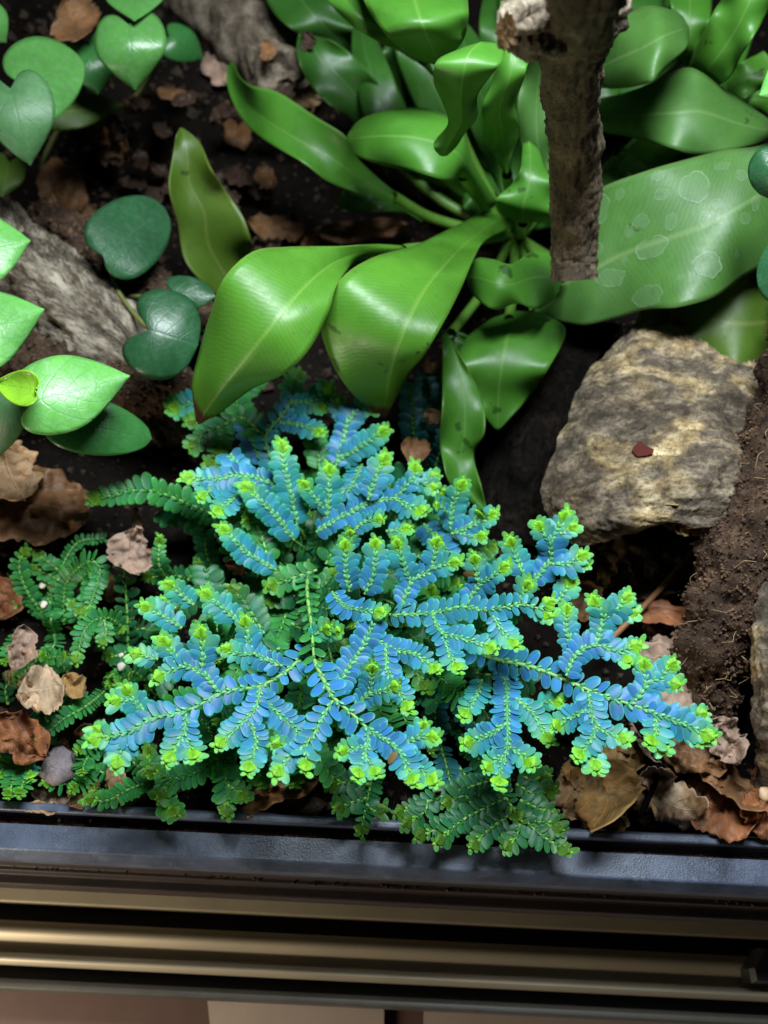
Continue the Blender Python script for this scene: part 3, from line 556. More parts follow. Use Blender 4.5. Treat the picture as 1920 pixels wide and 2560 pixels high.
vine('vine with dusty heart leaves hanging in the top corner', [
    H((278, 52), (292, 195), 78, .105, .085, 'vine_mid', lobe=.20, cup=-.003, seed=1),
    H((290, -40), (290, 45), 66, .11, .108, 'vine_mid', seed=2),
    H((46, 182), (182, 138), 92, .100, .095, 'vine_mid', lobe=.22, round_=.5, cup=-.002, seed=3),
    H((22, 190), (66, 358), 78, .106, .085, 'vine_dusty', lobe=.2, cup=-.002, seed=4, asym=.1),
    H((190, 95), (212, 205), 56, .085, .07, 'vine_green', seed=5),
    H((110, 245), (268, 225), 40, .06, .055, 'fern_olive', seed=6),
    H((-40, 30), (14, 92), 45, .11, .1, 'vine_mid', seed=7),
    H((365, 80), (440, 128), 40, .075, .06, 'vine_green', seed=8),
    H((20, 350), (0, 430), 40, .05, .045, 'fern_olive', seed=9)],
    [[(276, 50, .102), (200, 150, .06), (105, 320, .02), (80, 400, -.006)], [(46, 182, .098), (70, 250, .05), (100, 330, .01), (95, 420, -.006)], [(190, 95, .085), (180, 200, .04), (120, 320, .0)], [(365, 80, .075), (300, 200, .03), (170, 330, -.004)]])
vine('vine pressed to the log with three dark round leaves', [
    H((222, 552), (356, 448), 84, .062, .058, 'vine_dark', lobe=.10, round_=.9, face=.75, seed=10),
    H((322, 712), (428, 745), 98, .068, .06, 'vine_dark', lobe=.42, round_=1.0, face=.7, seed=11, cup=-.005, asym=-.02),
    H((372, 628), (465, 640), 36, .052, .05, 'vine_dark', lobe=.2, round_=.5, seed=12)],
    [[(340, 712, .067), (310, 700, .05), (250, 620, .046), (235, 540, .05)], [(372, 628, .052), (340, 640, .045), (280, 640, .04)]])
vine('vine with bright green heart leaves in front of the log', [
    H((68, 868), (281, 812), 84, .088, .080, 'vine_bright', lobe=.18, cup=-.003, seed=13),
    H((75, 842), (-12, 828), 38, .094, .092, 'vine_lime', lobe=.1, seed=14, cup=.003),
    H((120, 905), (328, 948), 62, .070, .052, 'vine_green', lobe=.12, seed=15, round_=.7),
    H((-80, 545), (66, 520), 78, .085, .08, 'vine_bright', seed=16),
    H((-110, 735), (96, 668), 92, .088, .08, 'vine_bright', seed=17, cup=-.003),
    H((20, 850), (-5, 990), 50, .08, .06, 'vine_dusty', seed=18)],
    [[(72, 862, .086), (50, 852, .082), (0, 860, .07), (-60, 900, .03)], [(75, 842, .092), (60, 852, .084)], [(120, 905, .069), (60, 890, .06), (-20, 920, .03)]])
vine('vine with dark leaves poking in beside the huge spotted leaf', [
    H((1690, 350), (1640, 420), 60, .125, .115, 'vine_dark', seed=19, round_=.8),
    H((1720, 170), (1640, 205), 50, .13, .125, 'vine_bright', seed=20),
    H((1720, 590), (1640, 560), 80, .12, .115, 'vine_dark', seed=21, round_=.8)],
    [[(1690, 350, .125), (1720, 420, .1), (1760, 600, .06)], [(1720, 590, .12), (1750, 640, .06)]])
tag(vine('tiny green seedling leaf behind the log', [H((80, 470), (128, 512), 20, .03, .028, 'vine_green', seed=22)], [[(80, 470, .03), (78, 476, .0)]]), None, 'seedling')

# ------------------------------------------------------------------ spikemoss
BLUE = np.array((.042, .130, .60)); TEAL = np.array((.022, .20, .22)); GREEN = np.array((.045, .24, .04)); LIME = np.array((.24, .57, .03)); DGREEN = np.array((.020, .125, .010)); DTEAL = np.array((.012, .085, .10))  # DGREEN and DTEAL are darkened to stand in for shade on sprays
LT = np.array([0, .10, .25, .45, .65, .82, .94, 1.0]); LW = np.array([.16, .36, .47, .50, .485, .41, .25, .05]); LV = np.array([-1, -.72, 0, .72, 1.0])
LF = grid_faces(len(LT), len(LV)); NLV = len(LT)*len(LV)
tt = np.repeat(LT, len(LV)); vv = np.tile(LV, len(LT)); ww = np.repeat(LW, len(LV))
def leaflet(base, Dv, Nv, L, W, c_in, c_out, c_edge, curl, cup, c_base=None):
    Wv = nrm(np.cross(Nv, Dv)); Nv = np.cross(Dv, Wv)
    zc = cup*(1-vv**2)*W*.5 - curl*tt**2*L
    V = base + np.outer(tt*L, Dv) + np.outer(vv*ww*W, Wv) + np.outer(zc, Nv)
    f = (tt**1.4)[:, None]; e = (np.abs(vv) > .9)[:, None]*.5+(tt > .9)[:, None]*.35
    C = c_in*(1-f)+c_out*f
    if c_base is not None: b_ = np.clip(1-tt/.32, 0, 1)[:, None]; C = C*(1-b_)+c_base*b_
    C = C*(1-e)+c_edge*e
    mid = (np.abs(vv) < .1)[:, None]*(.12); C = C*(1+mid)
    return V, C
class Moss:
    def __init__(s): s.leaves = []; s.scales = []; s.stems = []
    def branch(s, pts, z, L=38, sp=13.2, mode='b', tip=True, frond=0, asp=.53, ang=64, r=3.6, rank=1.0, seed=None, keep=(0, 1), bare=False):
        """pts: photo pixels base to tip; z: heights base..tip"""
        rs = np.random.RandomState(len(s.stems)*7+11)
        zz = np.interp(np.linspace(0, 1, len(pts)), np.linspace(0, 1, len(z)), z)
        n = 40; c = catmull(np.hstack([np.array(pts, float), zz[:, None]]), n)
        pw = np.array([P(*q) for q in c]); seg = np.linalg.norm(np.diff(pw, axis=0), axis=1); al = np.concatenate([[0], np.cumsum(seg)]); LT_ = al[-1]
        mid = c[n//2]; k = mpp(*mid); Lm = L*k; spm = sp*k
        T, _, _ = frames(pw); upw = np.array([0, 0, 1.0])
        rad = np.linspace(1, .55, n)*r*k; g = tube_geo(pw, rad, 6)
        sid = len(s.stems); s.stems.append((sid, g.reshape(-1, 3), n))
        bt = rs.rand()**2*.45; nn = max(3, int(LT_/spm)); jit = nrm(rs.randn(3))*.16
        for i in range(nn+1):
            u = (i+.3)/(nn+.6); a = u*LT_
            if u < keep[0] or u > keep[1]: continue
            p = np.array([np.interp(a, al, pw[:, q]) for q in range(3)]); t = nrm(np.array([np.interp(a, al, T[:, q]) for q in range(3)]))
            N = nrm(upw*.55+nrm(CAM-p)*.6+jit); N = nrm(N-t*np.dot(N, t)); B = np.cross(N, t)
            env = (.80+.20*math.sin(PI*min(1, u*1.15))) if tip else 1.0
            if tip: env *= 1-.30*max(0, (u-.7)/.3)
            lim = max(0, (u-.76)/.24) if tip else 0
            rem = (1-u)*LT_/k   # photo pixels left to the tip
            lim = max(0, 1-rem/(1.45*L))**.9 if tip else 0
            for sd in (-1, 1):
                an = math.radians(ang-(26*lim if tip else 0)+rs.randn()*5)
                off = (.5 if sd > 0 else 0)*spm
                pb = p + t*off*.8
                Dv = nrm(t*math.cos(an)+B*sd*math.sin(an)+N*(.07*rs.randn()+.02+.20*lim))
                Nv = nrm(N + B*sd*(-.10)+t*(-.28+.1*rs.randn())+rs.randn(3)*.06)
                q = rs.rand(); ll = Lm*env*(1+.11*rs.randn())
                if mode == 'b': ci = BLUE*(.75+.4*rs.rand())*(1-q*.35)+TEAL*q*.35; co = BLUE*.45+TEAL*.6; ce = np.array((.07, .42, .22)); ci = ci*.8+np.array((.03, .12, .06))*.5*(i % 2)
                elif mode == 't': ci = BLUE*.5+TEAL*.6; ci = ci*(.75+.4*rs.rand()); co = TEAL*(.9+.3*q); ce = np.array((.08, .44, .18))
                elif mode == 'g': ci = GREEN*(.45+.35*q)+BLUE*.12*rs.rand(); co = GREEN*.9+TEAL*.12; ce = np.array((.10, .34, .07))
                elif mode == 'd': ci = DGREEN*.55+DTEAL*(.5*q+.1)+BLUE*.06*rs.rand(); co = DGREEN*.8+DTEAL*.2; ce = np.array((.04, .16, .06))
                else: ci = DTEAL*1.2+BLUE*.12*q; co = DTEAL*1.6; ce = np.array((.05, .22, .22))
                if mode in 'bt':
                    gt = (max(0, 1-rem/(3.2*L))**1.3 if tip else 0)*.65; gt = min(1, gt+bt*(.4+.5*rs.rand())); gm = TEAL*.75+GREEN*.55
                    ci = ci*(1-gt)+gm*gt; co = co*(1-gt)+(gm*1.15)*gt; cb = GREEN*.75+TEAL*.25
                else: cb = None
                vb = .72+.5*rs.rand()**1.3; ci = ci*vb; co = co*vb
                if rs.rand() < .002: ci = np.array((.20, .11, .04)); co = np.array((.12, .06, .03)); ce = co
                lm = LIME*(1 if mode in 'bt' else .5 if mode == 'g' else .33)*(.8+.35*rs.rand())
                if lim > 0:
                    lk = min(1, lim*1.25); ci = ci*(1-lk)+lm*(.85+.2*q)*lk; lk2 = lk**2; co = co*(1-lk2*.7)+(lm*.65+TEAL*.25)*lk2*.7; ce = ce*(1-lk*.4)+np.array((.22, .60, .22))*lk*.4
                s.leaves.append((rank*L*env*(1-.4*lim), sid, leaflet(pb+N*.0001, Dv, Nv, ll, ll*asp*(1+.08*rs.randn()), ci, co, ce, -.02+.10*rs.rand()-.25*lim, .12, cb)))
            if not bare:   # small scale leaves along the top of the stem
                for sd in (-1, 1):
                    Dv = nrm(t+B*sd*(.45+.2*rs.randn())+N*.25); cs_ = (TEAL*.7+GREEN*.5)*(.8+.5*rs.rand()) if mode in 'bt' else GREEN*.7
                    ct = np.array((.22, .50, .22))*(.6+.7*rs.rand()) if mode in 'bt' else GREEN
                    if mode in 'dz': cs_ = DGREEN; ct = DGREEN*1.4
                    if lim > .3: cs_ = cs_*(1-lim)+LIME*.7*lim; ct = LIME
                    s.scales.append(leaflet(p+N*rad[0]*.8+B*sd*rad[0]*.3+t*spm*.3*rs.rand(), Dv, nrm(N+B*sd*.5), Lm*(.26+.14*rs.rand()), Lm*(.14+.07*rs.rand()), cs_, ct, ct, .1, .5))
        if tip:   # bud of young overlapping leaves
            p = pw[-1]; t = T[-1]; N = nrm(upw*.55+nrm(CAM-p)*.6+jit); N = nrm(N-t*np.dot(N, t)); B = np.cross(N, t)
            lm = LIME*(1 if mode in 'bt' else .5 if mode == 'g' else .33)
            for i in range(10):
                sd = 1 if i % 2 else -1; f = i/9; an = math.radians(62*(1-f)**.8+4+6*rs.randn())*sd
                Dv = nrm(t*math.cos(an)+B*math.sin(an)+N*(.02+.22*f)); pb = p-t*Lm*(.12+.42*(1-f))+N*.00012*(i+2)
                cc = lm*(.75+.35*rs.rand()); s.scales.append(leaflet(pb, Dv, nrm(N-t*.5*(1-f)+B*sd*.3), Lm*(.58-.34*f), Lm*(.52-.30*f), cc*.6, cc, np.array((.50, .80, .20))*(1 if mode in 'bt' else .6), .12, .5))
    def build(s, name, loc, label, group=None, sep=0, fname='branch', cat='spikemoss'):
        root = empty(name, loc); tag(root, label, cat, group)
        fr = {}
        for fid in sorted(set(f for f, _, _ in s.stems)):
            V = []; Fc = []
            for f, g, n in s.stems:
                if f == fid: b = len(V); V.extend(g.tolist()); Fc.extend([tuple(q+b for q in ff) for ff in grid_faces(n, 6, True)])
            org = np.array(V[0]); o = mesh(fname, V, Fc, M['moss_stem'], root, origin=org); reg(o, org); fr[fid] = o
        order = sorted(range(len(s.leaves)), key=lambda i: -s.leaves[i][0]); own = set(order[:sep])
        V = []; C = []; Fc = []
        for i, (rk, fid, (v, c)) in enumerate(s.leaves):
            if i in own: mesh('leaflet', v, LF, M['moss'], fr[fid], cols=c, origin=v[2])
            else: b = len(V)*NLV; V.append(v); C.append(c); Fc.extend([tuple(q+b for q in ff) for ff in LF])
        for v, c in s.scales:
            b = len(V)*NLV; V.append(v); C.append(c); Fc.extend([tuple(q+b for q in ff) for ff in LF])
        if V: o = mesh('leaflets', np.vstack(V), Fc, M['moss'], root, cols=np.vstack(C)); o['kind'] = 'stuff'
        return root

ms = Moss()
Bz = lambda *a: list(a)
# --- fronds at the back left, behind the fern leaf tip (frond 0)
f = 0; Z = [.034, .038]
for pts, z, kw in [
    ([(690, 1180), (665, 1095), (700, 1045), (728, 1005)], [.03, .036, .038], dict(tip=False, mode='t', L=34, sp=24)),
    ([(728, 1007), (770, 1003), (825, 970)], [.038, .040], dict(mode='t')), ([(765, 1005), (812, 1023)], [.039, .038], dict(mode='t', L=30)),
    ([(724, 1008), (730, 965), (750, 935)], [.038, .036], dict(mode='g', L=34)), ([(700, 1055), (745, 1062), (806, 1083)], [.037, .040], dict(mode='b', L=34)),
    ([(665, 1095), (608, 1045), (560, 1062), (515, 1078)], [.034, .033, .033], dict(tip=False, mode='g', sp=22)), ([(512, 1080), (478, 1119)], [.033, .031], dict(mode='g', L=32)),
    ([(556, 1064), (553, 1100), (546, 1138)], [.033, .031], dict(mode='g', L=36)), ([(610, 1043), (592, 1000), (630, 950)], [.032, .03], dict(mode='g', tip=False)),
    ([(510, 1004), (470, 1012), (424, 1022)], [.03, .034], dict(mode='t', L=40, sp=14)), ([(530, 1060), (492, 1055), (472, 1056)], [.03, .03], dict(mode='g', L=30)),
    ([(590, 1165), (555, 1160), (518, 1157)], [.03, .03], dict(mode='g', L=32)), ([(665, 1160), (640, 1120), (625, 1075)], [.03, .032], dict(mode='b', tip=False, L=34))]:
    ms.branch(pts, z, frond=f, rank=.85, **kw)
# --- frond 1: left blue tips
f = 1
for pts, z, kw in [
    ([(700, 1225), (670, 1205), (600, 1188), (540, 1197), (460, 1196)], [.036, .042, .044], {}), ([(600, 1188), (588, 1160), (578, 1145)], [.04, .04], dict(tip=False)),
    ([(540, 1203), (522, 1228), (498, 1247)], [.042, .044], dict(L=32)), ([(600, 1230), (570, 1258), (535, 1286)], [.041, .044], {}),
    ([(735, 1350), (692, 1292), (652, 1252), (610, 1212)], [.036, .044, .047], dict(L=41, mode='t')), ([(742, 1310), (728, 1240), (713, 1170), (703, 1107)], [.036, .044, .048], dict(L=42, mode='t')),
    ([(690, 1425), (625, 1388), (592, 1357), (553, 1318)], [.032, .038, .042], dict(L=38, mode='t')), ([(655, 1305), (640, 1303), (612, 1302)], [.034, .036], dict(L=28, mode='g'))]:
    ms.branch(pts, z, frond=f, **kw)
# --- frond 2: back right pair
f = 2
for pts, z, kw in [
    ([(840, 1165), (860, 1095), (868, 1060), (890, 1030), (922, 992)], [.036, .040, .042], dict(L=38)), ([(903, 1022), (938, 1024)], [.041, .041], dict(L=30)),
    ([(864, 1062), (856, 1032), (848, 1001)], [.039, .040], dict(L=34)), ([(845, 1150), (905, 1115), (967, 1074)], [.036, .043], dict(L=38)),
    ([(800, 1175), (795, 1130), (785, 1080)], [.03, .032], dict(L=34, tip=False, mode='g'))]:
    ms.branch(pts, z, frond=f, rank=.9, **kw)
# --- frond 3: middle back
f = 3
for pts, z, kw in [
    ([(790, 1330), (850, 1295), (920, 1260), (985, 1245), (1015, 1215), (1036, 1190), (1038, 1162)], [.038, .044, .050, .052], dict(mode='b')), ([(1030, 1212), (1060, 1205), (1092, 1190)], [.050, .050], dict(L=32)), ([(1050, 1208), (1088, 1220)], [.05, .049], dict(L=30)),
    ([(985, 1245), (1020, 1265), (1062, 1279)], [.050, .051], {}), ([(920, 1250), (936, 1200), (965, 1140)], [.047, .052], dict(L=40)),
    ([(818, 1295), (822, 1240), (822, 1165)], [.04, .048], dict(L=38, mode='t')), ([(808, 1270), (785, 1240), (755, 1205)], [.042, .048], dict(L=30, mode='t')),
    ([(885, 1325), (915, 1303), (957, 1299)], [.048, .052], dict(L=30)), ([(965, 1328), (1024, 1321)], [.045, .046], dict(L=32)), ([(905, 1160), (880, 1215), (850, 1230)], [.034, .034], dict(mode='t', tip=False))]:
    ms.branch(pts, z, frond=f, **kw)
# --- frond 4: upright row
f = 4
for pts, z, kw in [
    ([(873, 1478), (865, 1420), (862, 1352)], [.046, .055], dict(L=38)), ([(880, 1375), (874, 1324)], [.048, .053], dict(L=28)), ([(912, 1485), (935, 1430), (940, 1350)], [.046, .055], dict(L=39)),
    ([(1030, 1458), (1008, 1410), (990, 1350)], [.047, .055], dict(L=38)), ([(1003, 1520), (1030, 1455), (1075, 1425), (1086, 1388), (1094, 1346)], [.045, .05, .055], dict(L=38)), ([(1075, 1425), (1110, 1412), (1147, 1405)], [.05, .054], dict(L=36)),
    ([(1165, 1515), (1197, 1465), (1225, 1445), (1270, 1412)], [.046, .056], dict(L=38)), ([(1196, 1460), (1190, 1425), (1187, 1388)], [.05, .055], dict(L=37))]:
    ms.branch(pts, z, frond=f, **kw)
# --- frond 5: right cluster behind
f = 5
for pts, z, kw in [
    ([(1130, 1335), (1130, 1275), (1140, 1240), (1160, 1204)], [.04, .046, .05], dict(L=40)), ([(1118, 1280), (1102, 1268), (1085, 1264)], [.046, .05], dict(L=28)), ([(1130, 1275), (1118, 1245), (1108, 1225)], [.044, .047], dict(L=28)),
    ([(1130, 1335), (1185, 1312), (1240, 1284)], [.042, .048], dict(L=36)), ([(1170, 1318), (1195, 1290), (1205, 1278)], [.044, .049], dict(L=32)), ([(1150, 1335), (1190, 1342), (1212, 1340)], [.043, .045], dict(L=30)),
    ([(1150, 1360), (1190, 1375), (1235, 1368)], [.034, .034], dict(L=34, mode='g')), ([(1060, 1310), (1085, 1340), (1120, 1380)], [.036, .038], dict(tip=False))]:
    ms.branch(pts, z, frond=f, rank=.95, **kw)
# --- frond 6: fork against the cork
f = 6
for pts, z, kw in [
    ([(1330, 1455), (1375, 1402), (1378, 1360), (1395, 1320), (1418, 1284)], [.046, .054, .058], dict(L=40)), ([(1400, 1335), (1437, 1315)], [.056, .057], dict(L=32)), ([(1376, 1358), (1360, 1335), (1341, 1308)], [.054, .057], dict(L=36)),
    ([(1380, 1410), (1415, 1410), (1463, 1385)], [.053, .055], dict(L=36)), ([(1430, 1410), (1466, 1412)], [.053, .053], dict(L=28)), ([(1310, 1440), (1286, 1385), (1272, 1346)], [.05, .055], dict(L=38)),
    ([(1298, 1508), (1310, 1480), (1325, 1454)], [.05, .054], dict(L=34)), ([(1390, 1508), (1410, 1480), (1434, 1450)], [.047, .05], dict(L=36))]:
    ms.branch(pts, z, frond=f, **kw)
# --- frond 7: long horizontal stem to the right
f = 7
for pts, z, kw in [
    ([(975, 1537), (1080, 1533), (1150, 1517), (1210, 1525), (1260, 1518), (1310, 1512), (1350, 1520), (1380, 1503)], [.044, .051, .056, .057], dict(L=38, sp=19)), ([(1340, 1520), (1376, 1540)], [.055, .055], dict(L=34)),
    ([(1232, 1540), (1258, 1580), (1291, 1616)], [.054, .055], dict(L=38)), ([(1080, 1535), (1105, 1582), (1160, 1597), (1238, 1624)], [.05, .055], dict(L=37)), ([(1108, 1585), (1120, 1625), (1147, 1678)], [.051, .053], dict(L=36)),
    ([(920, 1590), (980, 1622), (1040, 1637), (1096, 1678)], [.05, .055], dict(L=36)), ([(830, 1480), (860, 1515), (900, 1526), (960, 1533)], [.048, .056], dict(L=36)), ([(770, 1600), (800, 1578), (826, 1568)], [.047, .05], dict(L=34, mode='t')), ([(815, 1585), (852, 1577)], [.048, .05], dict(L=28, mode='t'))]:
    ms.branch(pts, z, frond=f, **kw)
# --- frond 8: centre sprays
f = 8
for pts, z, kw in [
    ([(835, 1725), (885, 1650), (918, 1595), (930, 1565)], [.05, .053], dict(tip=False, L=38)), ([(965, 1612), (970, 1680), (1000, 1730), (1024, 1776)], [.054, .056], dict(L=38)), ([(920, 1745), (928, 1705), (933, 1660)], [.056, .062], dict(L=36)),
    ([(885, 1768), (925, 1735), (960, 1727), (997, 1713)], [.055, .062], dict(L=36)), ([(772, 1400), (768, 1480), (778, 1560), (785, 1650)], [.02, .036, .046, .052], dict(L=34, sp=36, asp=.60, mode='g', tip=False, r=6, ang=50)), ([(785, 1650), (815, 1712), (838, 1748), (880, 1785), (920, 1822)], [.052, .056, .057], dict(L=44, sp=31, asp=.64, tip=False, r=6, rank=1.1)),
    ([(920, 1822), (955, 1845), (1000, 1880), (1037, 1960)], [.057, .062], dict(L=40)), ([(1012, 1890), (1050, 1920), (1090, 1957)], [.06, .062], dict(L=38)), ([(1000, 1872), (1040, 1845), (1092, 1845)], [.059, .062], dict(L=36)), ([(1040, 1848), (1064, 1808)], [.06, .061], dict(L=30)),
    ([(920, 1825), (917, 1870), (905, 1905), (892, 1945)], [.057, .06], dict(L=38)), ([(912, 1888), (943, 1938)], [.059, .06], dict(L=34)), ([(915, 1866), (885, 1872), (848, 1880)], [.058, .06], dict(L=34)),
    ([(832, 1752), (808, 1790), (785, 1835), (767, 1862), (765, 1928)], [.057, .061], dict(L=42, sp=24, asp=.56)), ([(765, 1862), (725, 1892), (688, 1938)], [.06, .061], dict(L=38)), ([(740, 1872), (715, 1866), (685, 1858)], [.059, .06], dict(L=32))]:
    ms.branch(pts, z, frond=f, **kw)
# --- frond 9: big left spray
f = 9
for pts, z, kw in [
    ([(775, 1620), (720, 1675), (650, 1716), (600, 1722), (545, 1735), (500, 1762), (465, 1777)], [.046, .054, .056], dict(L=42, sp=28, asp=.62, tip=False, r=5, rank=1.1)),
    ([(465, 1777), (430, 1786), (380, 1797), (330, 1826), (285, 1840), (228, 1850)], [.056, .058], dict(L=42, sp=19)), ([(262, 1845), (240, 1822)], [.058, .058], dict(L=30)), ([(312, 1838), (305, 1870), (290, 1918)], [.057, .056], dict(L=38)),
    ([(378, 1797), (345, 1762), (314, 1718)], [.056, .058], dict(L=38)), ([(330, 1750), (280, 1752)], [.057, .058], dict(L=34)), ([(545, 1728), (512, 1690), (470, 1667), (440, 1672), (387, 1696)], [.055, .059], dict(L=38)), ([(450, 1668), (432, 1635), (403, 1598)], [.057, .060], dict(L=40)),
    ([(506, 1675), (506, 1625), (503, 1572)], [.056, .060], dict(L=40)), ([(705, 1665), (640, 1637), (622, 1600), (613, 1545)], [.052, .058], dict(L=38)), ([(638, 1634), (600, 1636), (556, 1620)], [.055, .058], dict(L=34)),
    ([(465, 1785), (462, 1830), (440, 1865), (419, 1905)], [.056, .057], dict(L=40)), ([(462, 1840), (475, 1865), (488, 1898)], [.056, .057], dict(L=38)), ([(650, 1720), (640, 1765), (600, 1812), (543, 1865)], [.055, .058], dict(L=38)),
    ([(622, 1800), (640, 1850), (632, 1885), (620, 1930)], [.056, .058], dict(L=38)), ([(650, 1740), (700, 1788), (750, 1832)], [.053, .054], dict(L=36, tip=False)),
    ([(395, 1648), (365, 1640), (332, 1636)], [.045, .046], dict(L=34, mode='t')), ([(455, 1570), (405, 1537), (356, 1513)], [.042, .046], dict(L=36, mode='t')), ([(485, 1512), (450, 1483), (416, 1457)], [.038, .042], dict(L=32, mode='t')), ([(440, 1520), (420, 1510), (403, 1497)], [.038, .04], dict(L=24, mode='t')), ([(595, 1553), (552, 1517), (506, 1480)], [.045, .05], dict(L=38, mode='t'))]:
    ms.branch(pts, z, frond=f, **kw)
# --- frond 10: big right spray
f = 10
for pts, z, kw in [
    ([(1160, 1610), (1230, 1645), (1330, 1667), (1420, 1702), (1500, 1737), (1560, 1756), (1610, 1772)], [.03, .042, .048, .05], dict(L=42, sp=28, asp=.62, tip=False, r=6, rank=1.05)),
    ([(1610, 1772), (1640, 1786), (1700, 1806), (1735, 1822), (1780, 1842)], [.05, .052], dict(L=40)), ([(1710, 1805), (1758, 1782)], [.051, .051], dict(L=34)), ([(1720, 1825), (1752, 1858)], [.05, .05], dict(L=30)), ([(1640, 1788), (1640, 1830), (1622, 1862)], [.05, .051], dict(L=38)), ([(1642, 1828), (1662, 1878)], [.05, .05], dict(L=36)),
    ([(1470, 1728), (1480, 1790), (1490, 1818), (1470, 1860), (1440, 1896)], [.049, .051], dict(L=38)), ([(1470, 1858), (1490, 1925)], [.05, .05], dict(L=38)), ([(1492, 1818), (1525, 1835), (1565, 1852)], [.05, .051], dict(L=36)), ([(1465, 1775), (1425, 1795), (1382, 1818)], [.049, .051], dict(L=36)),
    ([(1415, 1690), (1440, 1637), (1490, 1613), (1545, 1628), (1597, 1612)], [.048, .05], dict(L=38)), ([(1548, 1628), (1572, 1656)], [.049, .049], dict(L=32)), ([(1490, 1613), (1505, 1560), (1508, 1540), (1480, 1494)], [.049, .053], dict(L=38)), ([(1508, 1548), (1540, 1525), (1572, 1488)], [.051, .053], dict(L=36)), ([(1545, 1530), (1588, 1533)], [.051, .051], dict(L=32)),
    ([(1440, 1640), (1418, 1575), (1418, 1516)], [.047, .05], dict(L=36)), ([(1588, 1752), (1615, 1710), (1607, 1652)], [.05, .052], dict(L=38)), ([(1615, 1712), (1650, 1690), (1683, 1655)], [.051, .052], dict(L=36)), ([(1640, 1703), (1695, 1712)], [.051, .051], dict(L=32))]:
    ms.branch(pts, z, frond=f, **kw)
# --- frond 11: lower middle right spray
f = 11
for pts, z, kw in [
    ([(1255, 1650), (1267, 1720), (1268, 1790), (1268, 1868), (1250, 1925), (1249, 1968)], [.034, .042, .046], dict(L=40)), ([(1258, 1890), (1238, 1902), (1212, 1922)], [.044, .045], dict(L=34)), ([(1275, 1868), (1300, 1885), (1333, 1914)], [.044, .046], dict(L=38)),
    ([(1264, 1810), (1215, 1840), (1160, 1858)], [.043, .045], dict(L=38)), ([(1205, 1700), (1193, 1735), (1157, 1795)], [.036, .04], dict(L=36, mode='t')), ([(1290, 1745), (1332, 1785), (1374, 1856)], [.04, .042], dict(L=36, mode='t')), ([(1340, 1760), (1370, 1755), (1402, 1755)], [.038, .04], dict(L=30, mode='t')), ([(1190, 1680), (1240, 1690), (1330, 1705)], [.026, .03], dict(L=40, tip=False, mode='d', sp=24))]:
    ms.branch(pts, z, frond=f, **kw)
# --- shaded under-layer filling the heart of the clump
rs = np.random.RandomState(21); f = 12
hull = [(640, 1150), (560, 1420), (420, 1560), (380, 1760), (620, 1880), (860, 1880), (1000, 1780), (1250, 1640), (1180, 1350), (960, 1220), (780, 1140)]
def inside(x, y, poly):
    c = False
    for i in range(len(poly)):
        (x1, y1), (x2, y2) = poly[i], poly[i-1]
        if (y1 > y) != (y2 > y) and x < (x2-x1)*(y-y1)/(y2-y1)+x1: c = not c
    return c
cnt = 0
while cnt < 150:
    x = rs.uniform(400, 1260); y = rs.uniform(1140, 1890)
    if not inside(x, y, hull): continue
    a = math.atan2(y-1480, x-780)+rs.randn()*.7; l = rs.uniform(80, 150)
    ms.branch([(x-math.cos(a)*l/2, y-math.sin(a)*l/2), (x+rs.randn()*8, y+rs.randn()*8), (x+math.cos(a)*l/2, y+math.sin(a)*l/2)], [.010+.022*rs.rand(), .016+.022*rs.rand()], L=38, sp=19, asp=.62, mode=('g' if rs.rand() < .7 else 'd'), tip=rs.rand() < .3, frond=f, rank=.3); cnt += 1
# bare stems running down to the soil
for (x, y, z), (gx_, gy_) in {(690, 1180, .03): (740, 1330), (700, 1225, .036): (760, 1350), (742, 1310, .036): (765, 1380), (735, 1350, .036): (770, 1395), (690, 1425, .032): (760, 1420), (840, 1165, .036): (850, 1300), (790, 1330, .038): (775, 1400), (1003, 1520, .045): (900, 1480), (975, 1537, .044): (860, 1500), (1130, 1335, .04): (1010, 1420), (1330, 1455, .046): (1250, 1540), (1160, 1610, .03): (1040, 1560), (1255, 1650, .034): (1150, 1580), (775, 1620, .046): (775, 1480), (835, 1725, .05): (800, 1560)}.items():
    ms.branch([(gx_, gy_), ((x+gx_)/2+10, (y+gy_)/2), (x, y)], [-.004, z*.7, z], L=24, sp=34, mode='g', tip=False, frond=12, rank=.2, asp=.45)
ms.build('peacock_spikemoss', P(775, 1440, 0), 'bushy spikemoss with blue iridescent leaflets and lime tips, filling the centre', sep=300)

